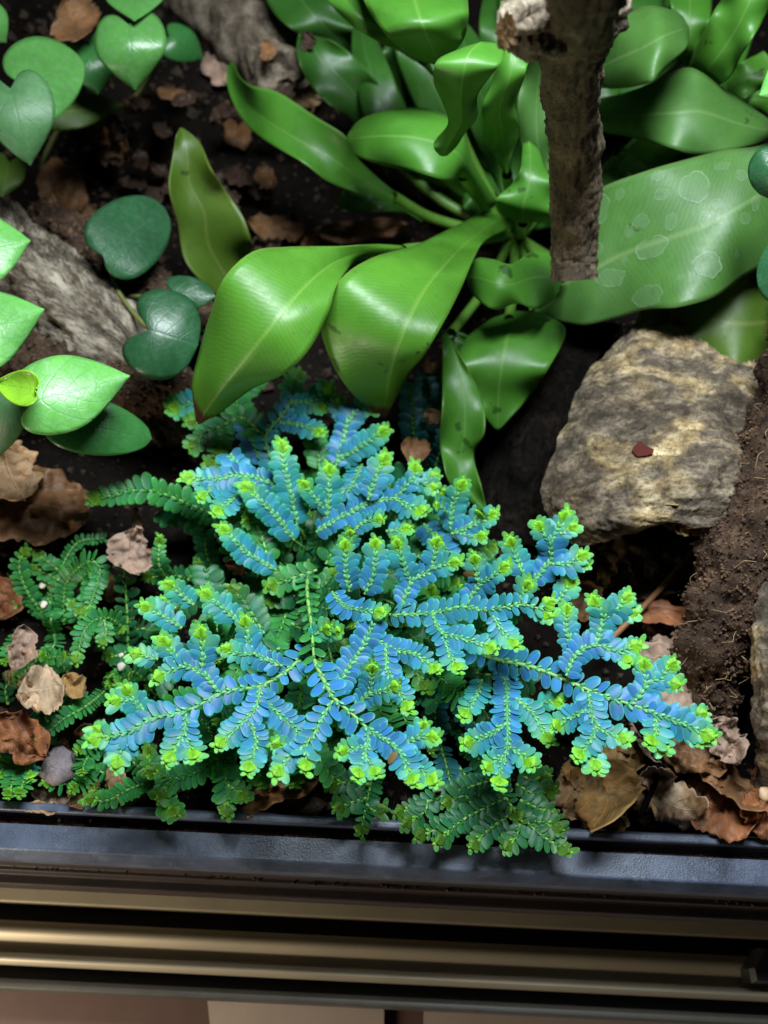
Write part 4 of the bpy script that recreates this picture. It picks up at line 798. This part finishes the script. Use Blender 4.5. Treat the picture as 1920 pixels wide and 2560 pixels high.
# --- other spikemoss plants
def small(label, brs, loc, name='spikemoss_sprig', group=None):
    s = Moss()
    for pts, z, kw in brs: s.branch(pts, z, **kw)
    return s.build(name, P(*loc, 0), label, group, fname='stem')
g = dict(mode='g', L=26, sp=12); d = dict(mode='d', L=34, sp=16); dz = dict(mode='z', L=34, sp=16)
small('arching spikemoss frond with one long bluish green tip reaching left', [([(560, 1300), (490, 1268), (400, 1232), (335, 1226), (270, 1240), (230, 1246)], [.012, .03, .036, .034], dict(mode='g', L=40, sp=19, asp=.55)), ([(540, 1320), (470, 1290), (420, 1275)], [.01, .02], dict(mode='d', L=40, tip=False))], (560, 1310))
small('dark hanging spikemoss spray drooping over the front rim at the centre', [
    ([(1130, 1800), (1200, 1900), (1260, 1985), (1300, 2050)], [.0, .018, .020], d), ([(1290, 2030), (1350, 2085), (1420, 2128)], [.020, .020], d), ([(1265, 1995), (1160, 2045), (1043, 2092)], [.020, .021], d), ([(1165, 2045), (1130, 2070), (1092, 2105)], [.021, .021], d),
    ([(1270, 2040), (1220, 2075), (1178, 2118)], [.021, .021], d), ([(1230, 1950), (1120, 1985), (990, 2035)], [.018, .020], d), ([(1290, 1960), (1340, 1985), (1385, 1975)], [.016, .018], d), ([(1300, 2000), (1345, 2020), (1390, 2042)], [.018, .018], d), ([(1330, 2050), (1370, 2060), (1400, 2075)], [.02, .02], d),
    ([(1250, 2000), (1240, 1970), (1250, 1930)], [.016, .018], d), ([(1150, 1920), (1180, 1960), (1210, 2010)], [.014, .018], dz), ([(1100, 1860), (1120, 1930), (1130, 2000)], [.01, .016], dz), ([(1120, 1720), (1180, 1800), (1250, 1900)], [.006, .012], dz), ([(1080, 1720), (1090, 1800), (1080, 1880)], [.006, .012], dz), ([(1150, 1700), (1200, 1760), (1240, 1830)], [.01, .014], d), ([(1300, 1930), (1330, 1950), (1370, 1940)], [.014, .016], d),
    ([(1180, 2010), (1160, 1990), (1110, 2010)], [.02, .02], d), ([(1300, 2060), (1290, 2090), (1262, 2120)], [.021, .02], d), ([(1070, 2000), (1060, 2030), (1010, 2060)], [.02, .02], d)], (1130, 1800))
small('short dark spikemoss sprig hanging over the rim beside the large spray', [([(940, 1880), (925, 1970), (912, 2030), (902, 2086)], [.004, .018, .020], d), ([(915, 1995), (880, 2005), (840, 2020)], [.019, .02], d), ([(922, 1960), (870, 1955), (822, 1965)], [.016, .018], d), ([(915, 2010), (940, 2030), (960, 2020)], [.019, .018], dict(mode='d', L=32))], (940, 1880))
small('yellowish green spikemoss with drooping tips on the rim under the left spray', [([(600, 1850), (540, 1905), (440, 1945), (368, 1925)], [.006, .022, .024], dict(mode='g', L=36)), ([(440, 1945), (418, 1965), (398, 1992)], [.023, .022], dict(mode='g', L=34)), ([(405, 1985), (420, 2010), (443, 2036)], [.021, .020], dict(mode='g', L=36)),
    ([(560, 1870), (565, 1940), (570, 1990), (566, 2038)], [.012, .02, .019], dict(mode='g', L=38)), ([(570, 1962), (590, 1975), (615, 1995)], [.02, .02], dict(mode='g', L=32)), ([(640, 1900), (650, 1935), (655, 1965)], [.016, .018], dict(mode='g', L=34)), ([(720, 1900), (730, 1930), (737, 1962)], [.016, .018], dict(mode='g', L=32)), ([(400, 1930), (375, 1900), (372, 1870)], [.02, .02], dict(mode='g', L=30))], (600, 1860))
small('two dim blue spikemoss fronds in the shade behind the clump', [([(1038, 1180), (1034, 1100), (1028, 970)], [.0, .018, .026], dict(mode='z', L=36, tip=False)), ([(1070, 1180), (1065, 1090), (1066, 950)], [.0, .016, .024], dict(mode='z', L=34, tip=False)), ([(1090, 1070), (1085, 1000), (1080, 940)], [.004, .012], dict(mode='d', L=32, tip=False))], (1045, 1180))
small('slender spikemoss frond in front of the narrow fern leaf', [([(1080, 1190), (1105, 1120), (1132, 1060), (1142, 1000), (1138, 950)], [.01, .028, .036, .04], dict(mode='z', L=34, sp=20)), ([(1120, 1090), (1140, 1010), (1138, 948)], [.033, .0405], dict(mode='g', L=24, sp=20))], (1080, 1190))
lft = [('feathery green spikemoss sprig in front of the large brown leaf', [([(118, 1548), (66, 1475), (48, 1410), (66, 1374)], [.0, .018, .02], g), ([(110, 1560), (152, 1450), (140, 1420), (88, 1382)], [.0, .016, .018], g), ([(150, 1450), (110, 1430), (85, 1415)], [.014, .015], g)], (118, 1560)),
    ('spikemoss sprig with an arched stem curling under the pale torn leaf', [([(140, 1560), (145, 1450), (190, 1360), (260, 1345)], [.0, .018, .014], dict(mode='g', L=16, sp=10, tip=False)), ([(160, 1560), (165, 1460), (220, 1405), (250, 1430), (215, 1540)], [.002, .022, .018], dict(mode='g', L=30, sp=11)), ([(230, 1420), (225, 1480), (200, 1535)], [.016, .012], g)], (150, 1570)),
    ('spikemoss frond bending over to a lime tip below the arched stem', [([(330, 1590), (270, 1545), (215, 1570), (190, 1655)], [.004, .024, .02], dict(mode='g', L=28, sp=11)), ([(260, 1550), (265, 1580), (255, 1612)], [.022, .02], dict(mode='g', L=22, sp=10))], (330, 1600)),
    ('thin upright spikemoss stem with paired dark leaflets', [([(320, 1640), (318, 1540), (312, 1430)], [.0, .012, .02], dict(mode='d', L=30, sp=25, tip=False))], (320, 1640)),
    ('green spikemoss sprig just right of the pale torn leaf', [([(450, 1480), (400, 1420), (400, 1345)], [.0, .02, .024], g), ([(380, 1440), (360, 1410), (355, 1380)], [.014, .018], g), ([(500, 1460), (440, 1440), (360, 1445)], [.004, .016], dict(mode='d', L=30)), ([(470, 1450), (490, 1425), (500, 1405)], [.01, .014], g), ([(560, 1470), (520, 1400), (510, 1340)], [.0, .012], dict(mode='d', L=32, tip=False))], (450, 1490)),
    ('bluish spikemoss sprig between the two tan curled leaves', [([(40, 1700), (100, 1650), (170, 1640)], [.0, .012], dict(mode='g', L=24, sp=11)), ([(170, 1680), (130, 1640), (95, 1640)], [.002, .01], g)], (60, 1700)),
    ('spikemoss runner with a pale green tip beside the grey stone', [([(260, 1730), (215, 1765), (155, 1800), (98, 1850)], [.002, .018, .02], dict(mode='g', L=24, sp=12)), ([(260, 1730), (290, 1700), (330, 1690)], [.0, .016], g), ([(300, 1660), (290, 1710), (265, 1715)], [.004, .012], g)], (260, 1740)),
    ('dense spikemoss tuft in the bottom corner by the rim', [([(60, 1880), (40, 1930), (20, 1995)], [.006, .014], g), ([(70, 1890), (60, 1950), (45, 1990)], [.008, .015], g), ([(50, 1890), (10, 1920), (-10, 1950)], [.006, .012], g), ([(30, 1860), (70, 1900), (80, 1950)], [.004, .012], dict(mode='t', L=28)), ([(0, 1880), (20, 1930), (10, 1960)], [.004, .01], dict(mode='t', L=28))], (50, 1890)),
    ('spikemoss tuft with lime tips resting against the rim', [([(250, 1860), (215, 1900), (205, 1940)], [.004, .016], g), ([(240, 1900), (210, 1950), (175, 1975)], [.004, .014], g), ([(400, 1950), (330, 1970), (270, 2000), (215, 1998)], [.002, .014, .016], dict(mode='g', L=30)), ([(260, 1800), (230, 1850), (190, 1880)], [.002, .014], g), ([(240, 2010), (235, 1990), (240, 1970)], [.01, .014], g)], (250, 1880)),
    ('low spikemoss sprig in shade left of the big spray', [([(330, 1760), (300, 1710), (270, 1690)], [.002, .012], g), ([(360, 1700), (330, 1680), (290, 1715)], [.002, .012], dict(mode='g', L=30)), ([(340, 1620), (290, 1640), (260, 1640)], [.002, .01], dict(mode='d', L=30)), ([(20, 1760), (15, 1720), (40, 1690)], [.0, .008], dict(mode='d', L=26)), ([(60, 1580), (30, 1620), (10, 1660)], [.0, .008], g)], (330, 1760))]
for lab, b, loc in lft: small(lab, b, loc, group='small spikemoss sprigs on the soil')
rs = np.random.RandomState(77); bb = []
for i in range(26):
    x = rs.uniform(20, 420); y = rs.uniform(1440, 1960); a = rs.uniform(0, 2*PI); l = rs.uniform(60, 110)
    bb.append(([(x, y), (x+math.cos(a)*l*.5, y+math.sin(a)*l*.5), (x+math.cos(a+.5)*l, y+math.sin(a+.5)*l)], [-.002, .007, .010*rs.rand()], dict(mode='d' if rs.rand() < .5 else 'g', L=24, sp=12, tip=rs.rand() < .6)))
o = small('low mat of creeping spikemoss covering the soil at the front left', bb, (220, 1700), name='spikemoss_mat')

# ------------------------------------------------------------------ dry leaves
LAST = [None]
def dry(label, cx, cy, L, W, ang, z, mat, curl=.004, jag=.26, face=.35, seed=0, ov=True, group=None, name='dry_leaf', tilt=0):
    k = OV if ov else 1.0
    cx, cy, L, W = cx*k, cy*k, L*k, W*k; rs = np.random.RandomState(seed+100); nu, nv = 26, 15; V = []; UV = []; ca, sa = math.cos(ang), math.sin(ang); sd = rs.rand()*60; c1, c2, c3 = rs.randn(3)
    d0 = dist_at(cx, cy, z)
    for i in range(nu):
        u = i/(nu-1); s_ = -1+2*u
        for j in range(nv):
            v = -1+2*j/(nv-1)
            wd = (1-abs(s_)**2.6)**.6*W*.5; e = max(.25, 1+jag*fbm((s_*2.2+sd, (1 if v > 0 else -1)*3.1, sd))*1.5+.10*fbm((s_*14+sd, (1 if v > 0 else -1)*3.1, sd)))
            x = s_*L*.5*(1+jag*.5*fbm((v*3+sd, sd, s_*2))); y = v*wd*e+W*.18*c1*s_*s_
            px = cx+x*ca-y*sa; py = cy+x*sa+y*ca
            dz_ = dist_at(px, py, z); d = dz_*(1-face)+d0*face
            h = curl*(c2*.5*s_*s_+v*abs(v)*.5*c3+.5*abs(v)*(.5+.5*c1)+.4*c3*s_*v)+curl*.9*fbm((px*.014+sd, py*.014, sd))+curl*.3*fbm((px*.05+sd, py*.05, sd))+tilt*s_
            V.append(PD(px, py, d-h)); UV.append((u, v))
    o = mesh(name, V, grid_faces(nu, nv), M['dry_'+mat], None, uvs=UV); solid(o, .0003); LAST[0] = o; return tag(o, label, 'dry leaf', group)
DL = [('large crumpled brown dead leaf under the dark vine leaf', 70, 1085, 250, 170, .3, .02, 'brown', .010),
    ('tan upper fold of dead leaf touching the left picture edge', 20, 1020, 130, 120, 1.2, .03, 'tan', .006),
    ('pale torn dead leaf standing among the spikemoss sprigs', 278, 1190, 100, 90, 1.5, .028, 'pink', .006),
    ('narrow brown stalk of dead leaf above the pale torn leaf', 295, 1130, 70, 22, 1.5, .018, 'brown', .002),
    ('rust coloured dead leaf at the left edge above the tan ones', 10, 1290, 90, 80, 1.4, .008, 'rust', .005),
    ('upright tan leaf fragment above the folded pale leaf', 50, 1400, 95, 56, 1.75, .024, 'pink', .005),
    ('folded pale tan leaf with a dark midrib', 88, 1490, 100, 88, -.2, .026, 'pale', .008),
    ('pointed reddish brown leaf in the lower left', 38, 1590, 150, 100, .5, .018, 'rust', .007),
    ('curled grey brown leaf scrap right of the folded pale leaf', 160, 1480, 60, 50, .8, .016, 'ochre', .006),
    ('small brown leaf lying against the rim at the left', 85, 1742, 64, 26, .1, .006, 'tan', .003),
    ('brown leaf scrap wedged by the rim under the lime tips', 185, 1720, 80, 34, -.7, .007, 'brown', .003),
    ('short tan leaf strip pointing down at the rim', 250, 1690, 100, 44, 1.4, .009, 'tan', .004),
    ('long brown leaf lying in shade along the rim', 590, 1712, 200, 60, -.35, .006, 'brown', .006),
    ('dark brown leaf in the gap above the rim', 640, 1745, 130, 46, .05, .002, 'dark', .004),
    ('tiny brown leaf bit showing between blue leaflets', 510, 1222, 44, 28, .6, .024, 'rust', .003),
    ('grey brown flat scrap behind the spikemoss clump', 898, 972, 62, 56, .2, .028, 'brown', .003),
    ('small tan scrap stuck above the grey brown one', 933, 900, 36, 32, .9, .028, 'tan', .002),
    ('brown scrap at the top of the dim blue fronds', 935, 795, 44, 24, .1, .018, 'brown', .003),
    ('pale leaf piece showing under the right spray', 1450, 1470, 230, 120, .6, .024, 'pink', .004),
    ('pinkish pale leaf beside the coir root', 1450, 1405, 90, 60, .1, .018, 'pink', .004),
    ('greenish brown leaf lying on the rim edge under the right spray', 1310, 1700, 160, 140, 1.3, .012, 'ochre', .006),
    ('tan leaf left of the greenish brown one', 1240, 1720, 120, 90, .9, .006, 'tan', .006),
    ('pale spotted leaf flat beside the rim', 1462, 1745, 130, 95, .3, .008, 'pale', .004),
    ('smooth reddish brown leaf by the rim on the right', 1560, 1745, 190, 130, .25, .008, 'rust', .006),
    ('small folded pale leaf above the spotted one', 1420, 1680, 80, 46, -.1, .014, 'pink', .005),
    ('brown curled leaf under the right spray tips', 1500, 1630, 150, 80, .4, .014, 'brown', .008),
    ('long dark leaf crossing the litter on the right', 1580, 1690, 190, 60, .65, .012, 'brown', .008),
    ('light pinkish crumpled leaf below the coir root', 1570, 1600, 110, 80, 1.0, .018, 'pink', .008),
    ('narrow pale leaf edge behind the dark twig', 1395, 1590, 130, 46, 1.1, .014, 'pink', .006),
    ('olive brown leaf with pale veins under the fork of the right spray', 1330, 1620, 130, 90, .3, .010, 'ochre', .006),
    ('brown leaf at the right edge near the rim', 1650, 1755, 120, 80, 1.0, .012, 'rust', .006),
    ('dark dead leaf inside the hollow under the cork', 1420, 1235, 210, 110, -.4, .006, 'dark', .008),
    ('rusty leaf strip in the hollow near the blue fork', 1430, 1325, 190, 50, .08, .012, 'rust', .005),
    ('tan leaf deep in the cork hollow', 1360, 1210, 130, 70, .5, .004, 'brown', .006),
    ('brown leaf at the mouth of the cork hollow', 1270, 1290, 90, 70, 1.2, .01, 'brown', .006),
    ('brown leaf behind the log in the shade', 130, 405, 130, 90, 1.0, .01, 'brown', .008),
    ('grey brown leaf left of the hanging branch', 470, 150, 90, 60, .8, .035, 'pink', .006),
    ('reddish brown leaf below the short grey branch', 510, 270, 110, 60, 1.2, .02, 'brown', .006),
    ('dark leaf in the black soil gap at the top', 400, 215, 120, 70, .4, .02, 'dark', .006),
    ('dim brown leaf under the drooping fern leaf', 600, 495, 130, 50, .2, .004, 'brown', .006),
    ('long dim leaf between the two front fern leaves', 780, 500, 190, 46, -.1, .012, 'brown', .005),
    ('brown leaf behind the upper left vine leaves', 160, 40, 90, 110, .8, .09, 'brown', .006),
    ('thin brown leaf sliver by the blue fork', 1322, 1355, 60, 20, 1.5, .02, 'pink', .002)]
for i, a in enumerate(DL): dry(a[0], *a[1:6], a[6], a[7], curl=a[8], seed=i)
rs = np.random.RandomState(31)
cols_ = ['brown', 'dark', 'tan', 'rust', 'ochre', 'pink', 'dark', 'brown']
SCR = {}
def scraps(n, box, lab, grp, s0, cols_=cols_):
    for i in range(n):
        x = rs.uniform(box[0], box[2]); y = rs.uniform(box[1], box[3]); s_ = rs.uniform(26, 80)
        p = P(x*OV, y*OV, 0); ck_ = cols_[rs.randint(len(cols_))]; lab_ = ('small ' if s_ < 42 else 'medium ' if s_ < 62 else 'larger ')+dict(brown='brown', dark='dark brown', tan='tan', rust='rusty', ochre='ochre', pink='pinkish tan')[ck_]+' '+lab; dry(lab_, x, y, s_, s_*rs.uniform(.4, .8), rs.uniform(0, 6), max(gz(p[0], p[1]), -.006)+rs.uniform(.002, .008), ck_, curl=.003+.004*rs.rand(), seed=s0+i, jag=.35, group=grp, name='leaf_scrap'); SCR.setdefault(lab_, []).append((x, D.objects[-1] if False else LAST[0]))
scraps(46, (1200, 1560, 1660, 1790), 'torn scrap in the leaf litter at the lower right', 'leaf litter scraps at the lower right', 300)
scraps(22, (1230, 1180, 1500, 1400), 'leaf scrap inside the hollow under the cork', 'leaf scraps in the cork hollow', 400)
scraps(26, (0, 1180, 420, 1740), 'leaf scrap among the spikemoss sprigs at lower left', 'leaf scraps among the sprigs', 500)
scraps(16, (430, 1620, 1150, 1760), 'leaf scrap between the clump and the rim', 'leaf scraps by the rim', 600)
scraps(40, (180, 90, 700, 560), 'leaf scrap on soil between vine and fern', 'leaf scraps on the dark soil', 700, ['dark', 'dark', 'dark', 'dark', 'brown'])  # mostly the dark leaf colour, in place of shade at the back
# twig, bark flakes, pebbles
def twig(label, pts, r):
    o = ptube([(a*OV, b*OV, z) for a, b, z in pts], r, M['cork_dark'], None, 'twig', 40, 8); return tag(o, label, 'twig')
twig('thin dark twig standing in the litter below the right spray', [(1375, 1560, .022), (1408, 1620, .016), (1415, 1680, .014), (1385, 1760, .006)], 9)
twig('straight brown stem lying inside the cork hollow', [(1300, 1400, .01), (1400, 1300, .014), (1540, 1150, .01)], 8).data.materials[0] = M['dry_brown']
def pebble(label, x, y, rpx, z, mat, grp=None, flat=.7, name='pebble', sc=1.0):
    c = P(x*OV, y*OV, z); r = rpx*OV*mpp(x*OV, y*OV, z); nu, nv = 9, 12; V = []; sd = random.random()*30
    for i in range(nu):
        th = PI*i/(nu-1)
        for j in range(nv):
            ph = 2*PI*j/nv; d = np.array([math.sin(th)*math.cos(ph), math.sin(th)*math.sin(ph), math.cos(th)*flat]); V.append(c+d*r*(1+.35*fbm(d*1.3+sd)))
    return tag(mesh(name, V, grid_faces(nu, nv, True), mat), label, name, grp)
pebble('rough grey purple stone by the rim at lower left', 130, 1655, 38, .008, M['stone'], name='stone')
for x, y, r, lab in [(290, 1275, 9, 'beside the thin upright stem'), (262, 1440, 11, 'below the bending lime tipped frond'), (262, 1415, 6, 'just above the largest grain'), (500, 1490, 7, 'beside the blue leaflets of the left spray'), (92, 1265, 8, 'among the feathery sprig'), (95, 1305, 9, 'under the feathery sprig'), (605, 1270, 7, 'in the heart of the clump')]:
    pebble('pale perlite grain '+lab, x, y, r*.8, .012, M['perlite'], 'perlite grains among the sprigs', name='perlite_grain')
pebble('pale pebble at the right edge above the rim', 1652, 1715, 13, .016, M['dry_pale'])
pebble('small brown bark nugget below the coir root', 1588, 1592, 12, .016, M['cutwood'], name='nugget')

# ------------------------------------------------------------------ rim, rails, cards
def yy(py, z): return float(P(960, py, z)[1])
def strip(name, prof, mat, parent, x0=-.45, x1=.45, nseg=1):
    """prof: open polyline of (y,z) extruded along x"""
    xs = np.linspace(x0, x1, nseg+1); V = [(x, y, z) for x in xs for (y, z) in prof]; F_ = grid_faces(nseg+1, len(prof)); return mesh(name, V, F_, mat, parent, smooth=False)
def rounded(prof, r=.0006):
    out = [prof[0]]
    for a, b, c in zip(prof, prof[1:], prof[2:]):
        a, b, c = map(np.array, (a, b, c)); u = nrm(a-b); v = nrm(c-b); rr_ = min(r, .4*np.linalg.norm(a-b), .4*np.linalg.norm(c-b))
        for t in (0, .33, .67, 1): out.append(tuple((1-t)**2*(b+u*rr_)+2*t*(1-t)*b+t*t*(b+v*rr_)))
    out.append(prof[-1]); return out
rim = empty('terrarium_rim', (0, yy(2110, 0), 0)); tag(rim, 'black plastic front rim of the terrarium with a dirty channel', 'rim')
lipz, grz, ledz = .008, .000, .006
y1, y2 = yy(2048, lipz), yy(2071, lipz); y3 = yy(2104, ledz); y4, y5 = yy(2168, ledz), yy(2194, .001)
strip('inner_lip', rounded([(y1, -.03), (y1, lipz-.0006), (y1-.0008, lipz), (y2, lipz), (y2-.0004, grz)]), M['plastic'], rim)
strip('channel', rounded([(y2-.0002, grz+.0002), (y2-.001, grz), (y3+.0006, grz), (y3, ledz)]), M['plastic_brown'], rim)
strip('ledge', rounded([(y3, ledz), (y4, ledz), (y5, .0015), (y5-.0002, -.004)]), M['plastic'], rim)
y6 = yy(2222, -.012); y7 = yy(2256, -.02)
strip('lower_trim', rounded([(y5-.0001, -.0038), (y5-.0003, -.012), (y6, -.012), (y6, -.02), (y7, -.02), (y7, -.034)]), M['plastic_brown'], rim)
rail = empty('sliding_door_rail', (0, yy(2350, -.04), -.04)); tag(rail, 'blurred metal sliding door rail below the black rim', 'rail')
zr = -.07
a0 = yy(2258, zr); a1 = yy(2300, zr); a2 = yy(2345, zr); a3 = yy(2400, zr); a4 = yy(2426, zr); a5 = yy(2458, zr); a6 = yy(2492, zr); a7 = yy(2524, zr)
strip('back_flange', rounded([(a0+.004, zr-.002), (a0, zr), (a1, zr), (a1, zr-.02)]), M['metal_dim'], rail)
strip('dark_groove', [(a1+.0005, zr-.014), (a2-.0005, zr-.014)], M['plastic_dark'], rail)
strip('rounded_rail', [(a2-.0000, zr-.016), (a2, zr-.002)]+[(a2+(a3-a2)*t, zr+.0024*math.sin(PI*t)-.001) for t in np.linspace(.05, .95, 12)]+[(a3, zr-.003), (a4, zr-.003)]+[(a4+(a5-a4)*t, zr+.0005+.0018*math.sin(PI*t)) for t in np.linspace(.05, .95, 8)]+[(a5, zr-.002), (a5, zr-.02)], M['metal'], rail)
strip('front_groove', [(a5+.0004, zr-.012), (a6-.0004, zr-.012)], M['plastic_dark'], rail)
strip('front_seal', rounded([(a6, zr-.015), (a6, zr-.004), (a6-.0012, zr-.002), (a7+.001, zr-.002), (a7, zr-.004), (a7, zr-.02)]), M['metal_grey'], rail)
# black clip at the right end of the rail
c = P(1905, 2415, zr+.006); V = []
hx, hy, hz = .0105, .0058, .005
bm_prof = [(-1, -1), (-.75, -1), (1, -1), (1, 1), (-.4, 1), (-1, -.2)]
for zz_ in (-1, .6, 1):
    for (px_, py_) in bm_prof: k_ = .86 if zz_ == 1 else 1; V.append((c[0]+px_*hx*k_+.004, c[1]+py_*hy*k_, c[2]+zz_*hz))
n6 = 6; Fs = [tuple(range(5, -1, -1)), tuple(range(12, 18))]
for l in range(2):
    for q in range(n6): Fs.append((l*n6+q, l*n6+(q+1) % n6, (l+1)*n6+(q+1) % n6, (l+1)*n6+q))
tag(mesh('rail_clip', V, Fs, M['tape'], smooth=False), 'black plastic clip on the metal rail at the right edge', 'clip')
# card sheets lying below
zc = -.10
def quad(name, pts, z, mat, label, cat, th=.0012):
    q = [P(a, b, z) for a, b in pts]; V = q+[p-np.array([0, 0, th]) for p in q]
    return tag(mesh(name, V, [(0, 1, 2, 3), (7, 6, 5, 4), (0, 4, 5, 1), (1, 5, 6, 2), (2, 6, 7, 3), (3, 7, 4, 0)], mat, smooth=False), label, cat)
quad('brown_card', [(-400, 2380), (2400, 2420), (2400, 2900), (-400, 2900)], zc, M['card_brown'], 'brown card surface at the very bottom left below the rail', 'card')
quad('pale_card', [(508, 2400), (960, 2420), (960, 2900), (560, 2900)], zc+.003, M['card_pale'], 'pale printed card at the bottom beside the brown one', 'card')
quad('pale_card', [(1060, 2420), (2400, 2450), (2400, 2900), (1060, 2900)], zc+.003, M['card_pale'], 'pale card sliver at the bottom under the right end of the rail', 'card')
# dirt in the channel and on the trim
rs = np.random.RandomState(8); cs = []; rr = []
for _ in range(2600):
    x = -.14+.13*rs.rand()**.8 if rs.rand() < .7 else rs.uniform(-.14, .14)
    y = y2-.0005-(y2-y3-.001)*(1-rs.rand()**1.5); r = .0002+.0007*rs.rand()**3; cs.append((x, y, grz+r*.5)); rr.append(r)
for _ in range(160): cs.append((rs.uniform(-.14, .14), rs.uniform(y6, y5-.0006), -.0118)); rr.append(.0001+.0004*rs.rand()**3)
for _ in range(60): cs.append((rs.uniform(-.14, .14), rs.uniform(y4, y3), ledz+.0001)); rr.append(.00008+.0002*rs.rand()**3)
tag(crumbs('channel_dirt', cs, rr, M['coir_crumb'], None, 8), 'brown dirt crumbs lying in the rim channel', 'dirt')
for x, y, r in [(128, 1772, 6), (193, 1773, 5), (1160, 1965, 4)]: pass
for i, (x, y, r) in enumerate([(148, 2050, 5), (226, 2051, 5)]):
    c = P(x, y, grz+.001); 
    tag(mesh('grit_grain', rot_chunk(c, r*mpp(x, y, 0), np.random.RandomState(i)), OCT, M['perlite'], smooth=False), ['pale grit grain in the rim channel, the leftmost of two', 'pale brown grit grain in the rim channel right of the palest one'][i], 'grit')

ORD = ['leftmost', 'second from left', 'third from left', 'fourth from left', 'fifth from left', 'sixth from left', 'seventh from left', 'eighth from left']+[w_+' from left' for w_ in ('ninth', 'tenth', 'eleventh', 'twelfth', 'thirteenth', 'fourteenth', 'fifteenth', 'sixteenth', 'seventeenth', 'eighteenth')]
for lab_, lst in SCR.items():
    if len(lst) > 1:
        for n_, (x_, o_) in enumerate(sorted(lst, key=lambda q: q[0])): o_['label'] = lab_+', '+(ORD[n_] if n_ < len(ORD) else 'one of the rightmost')
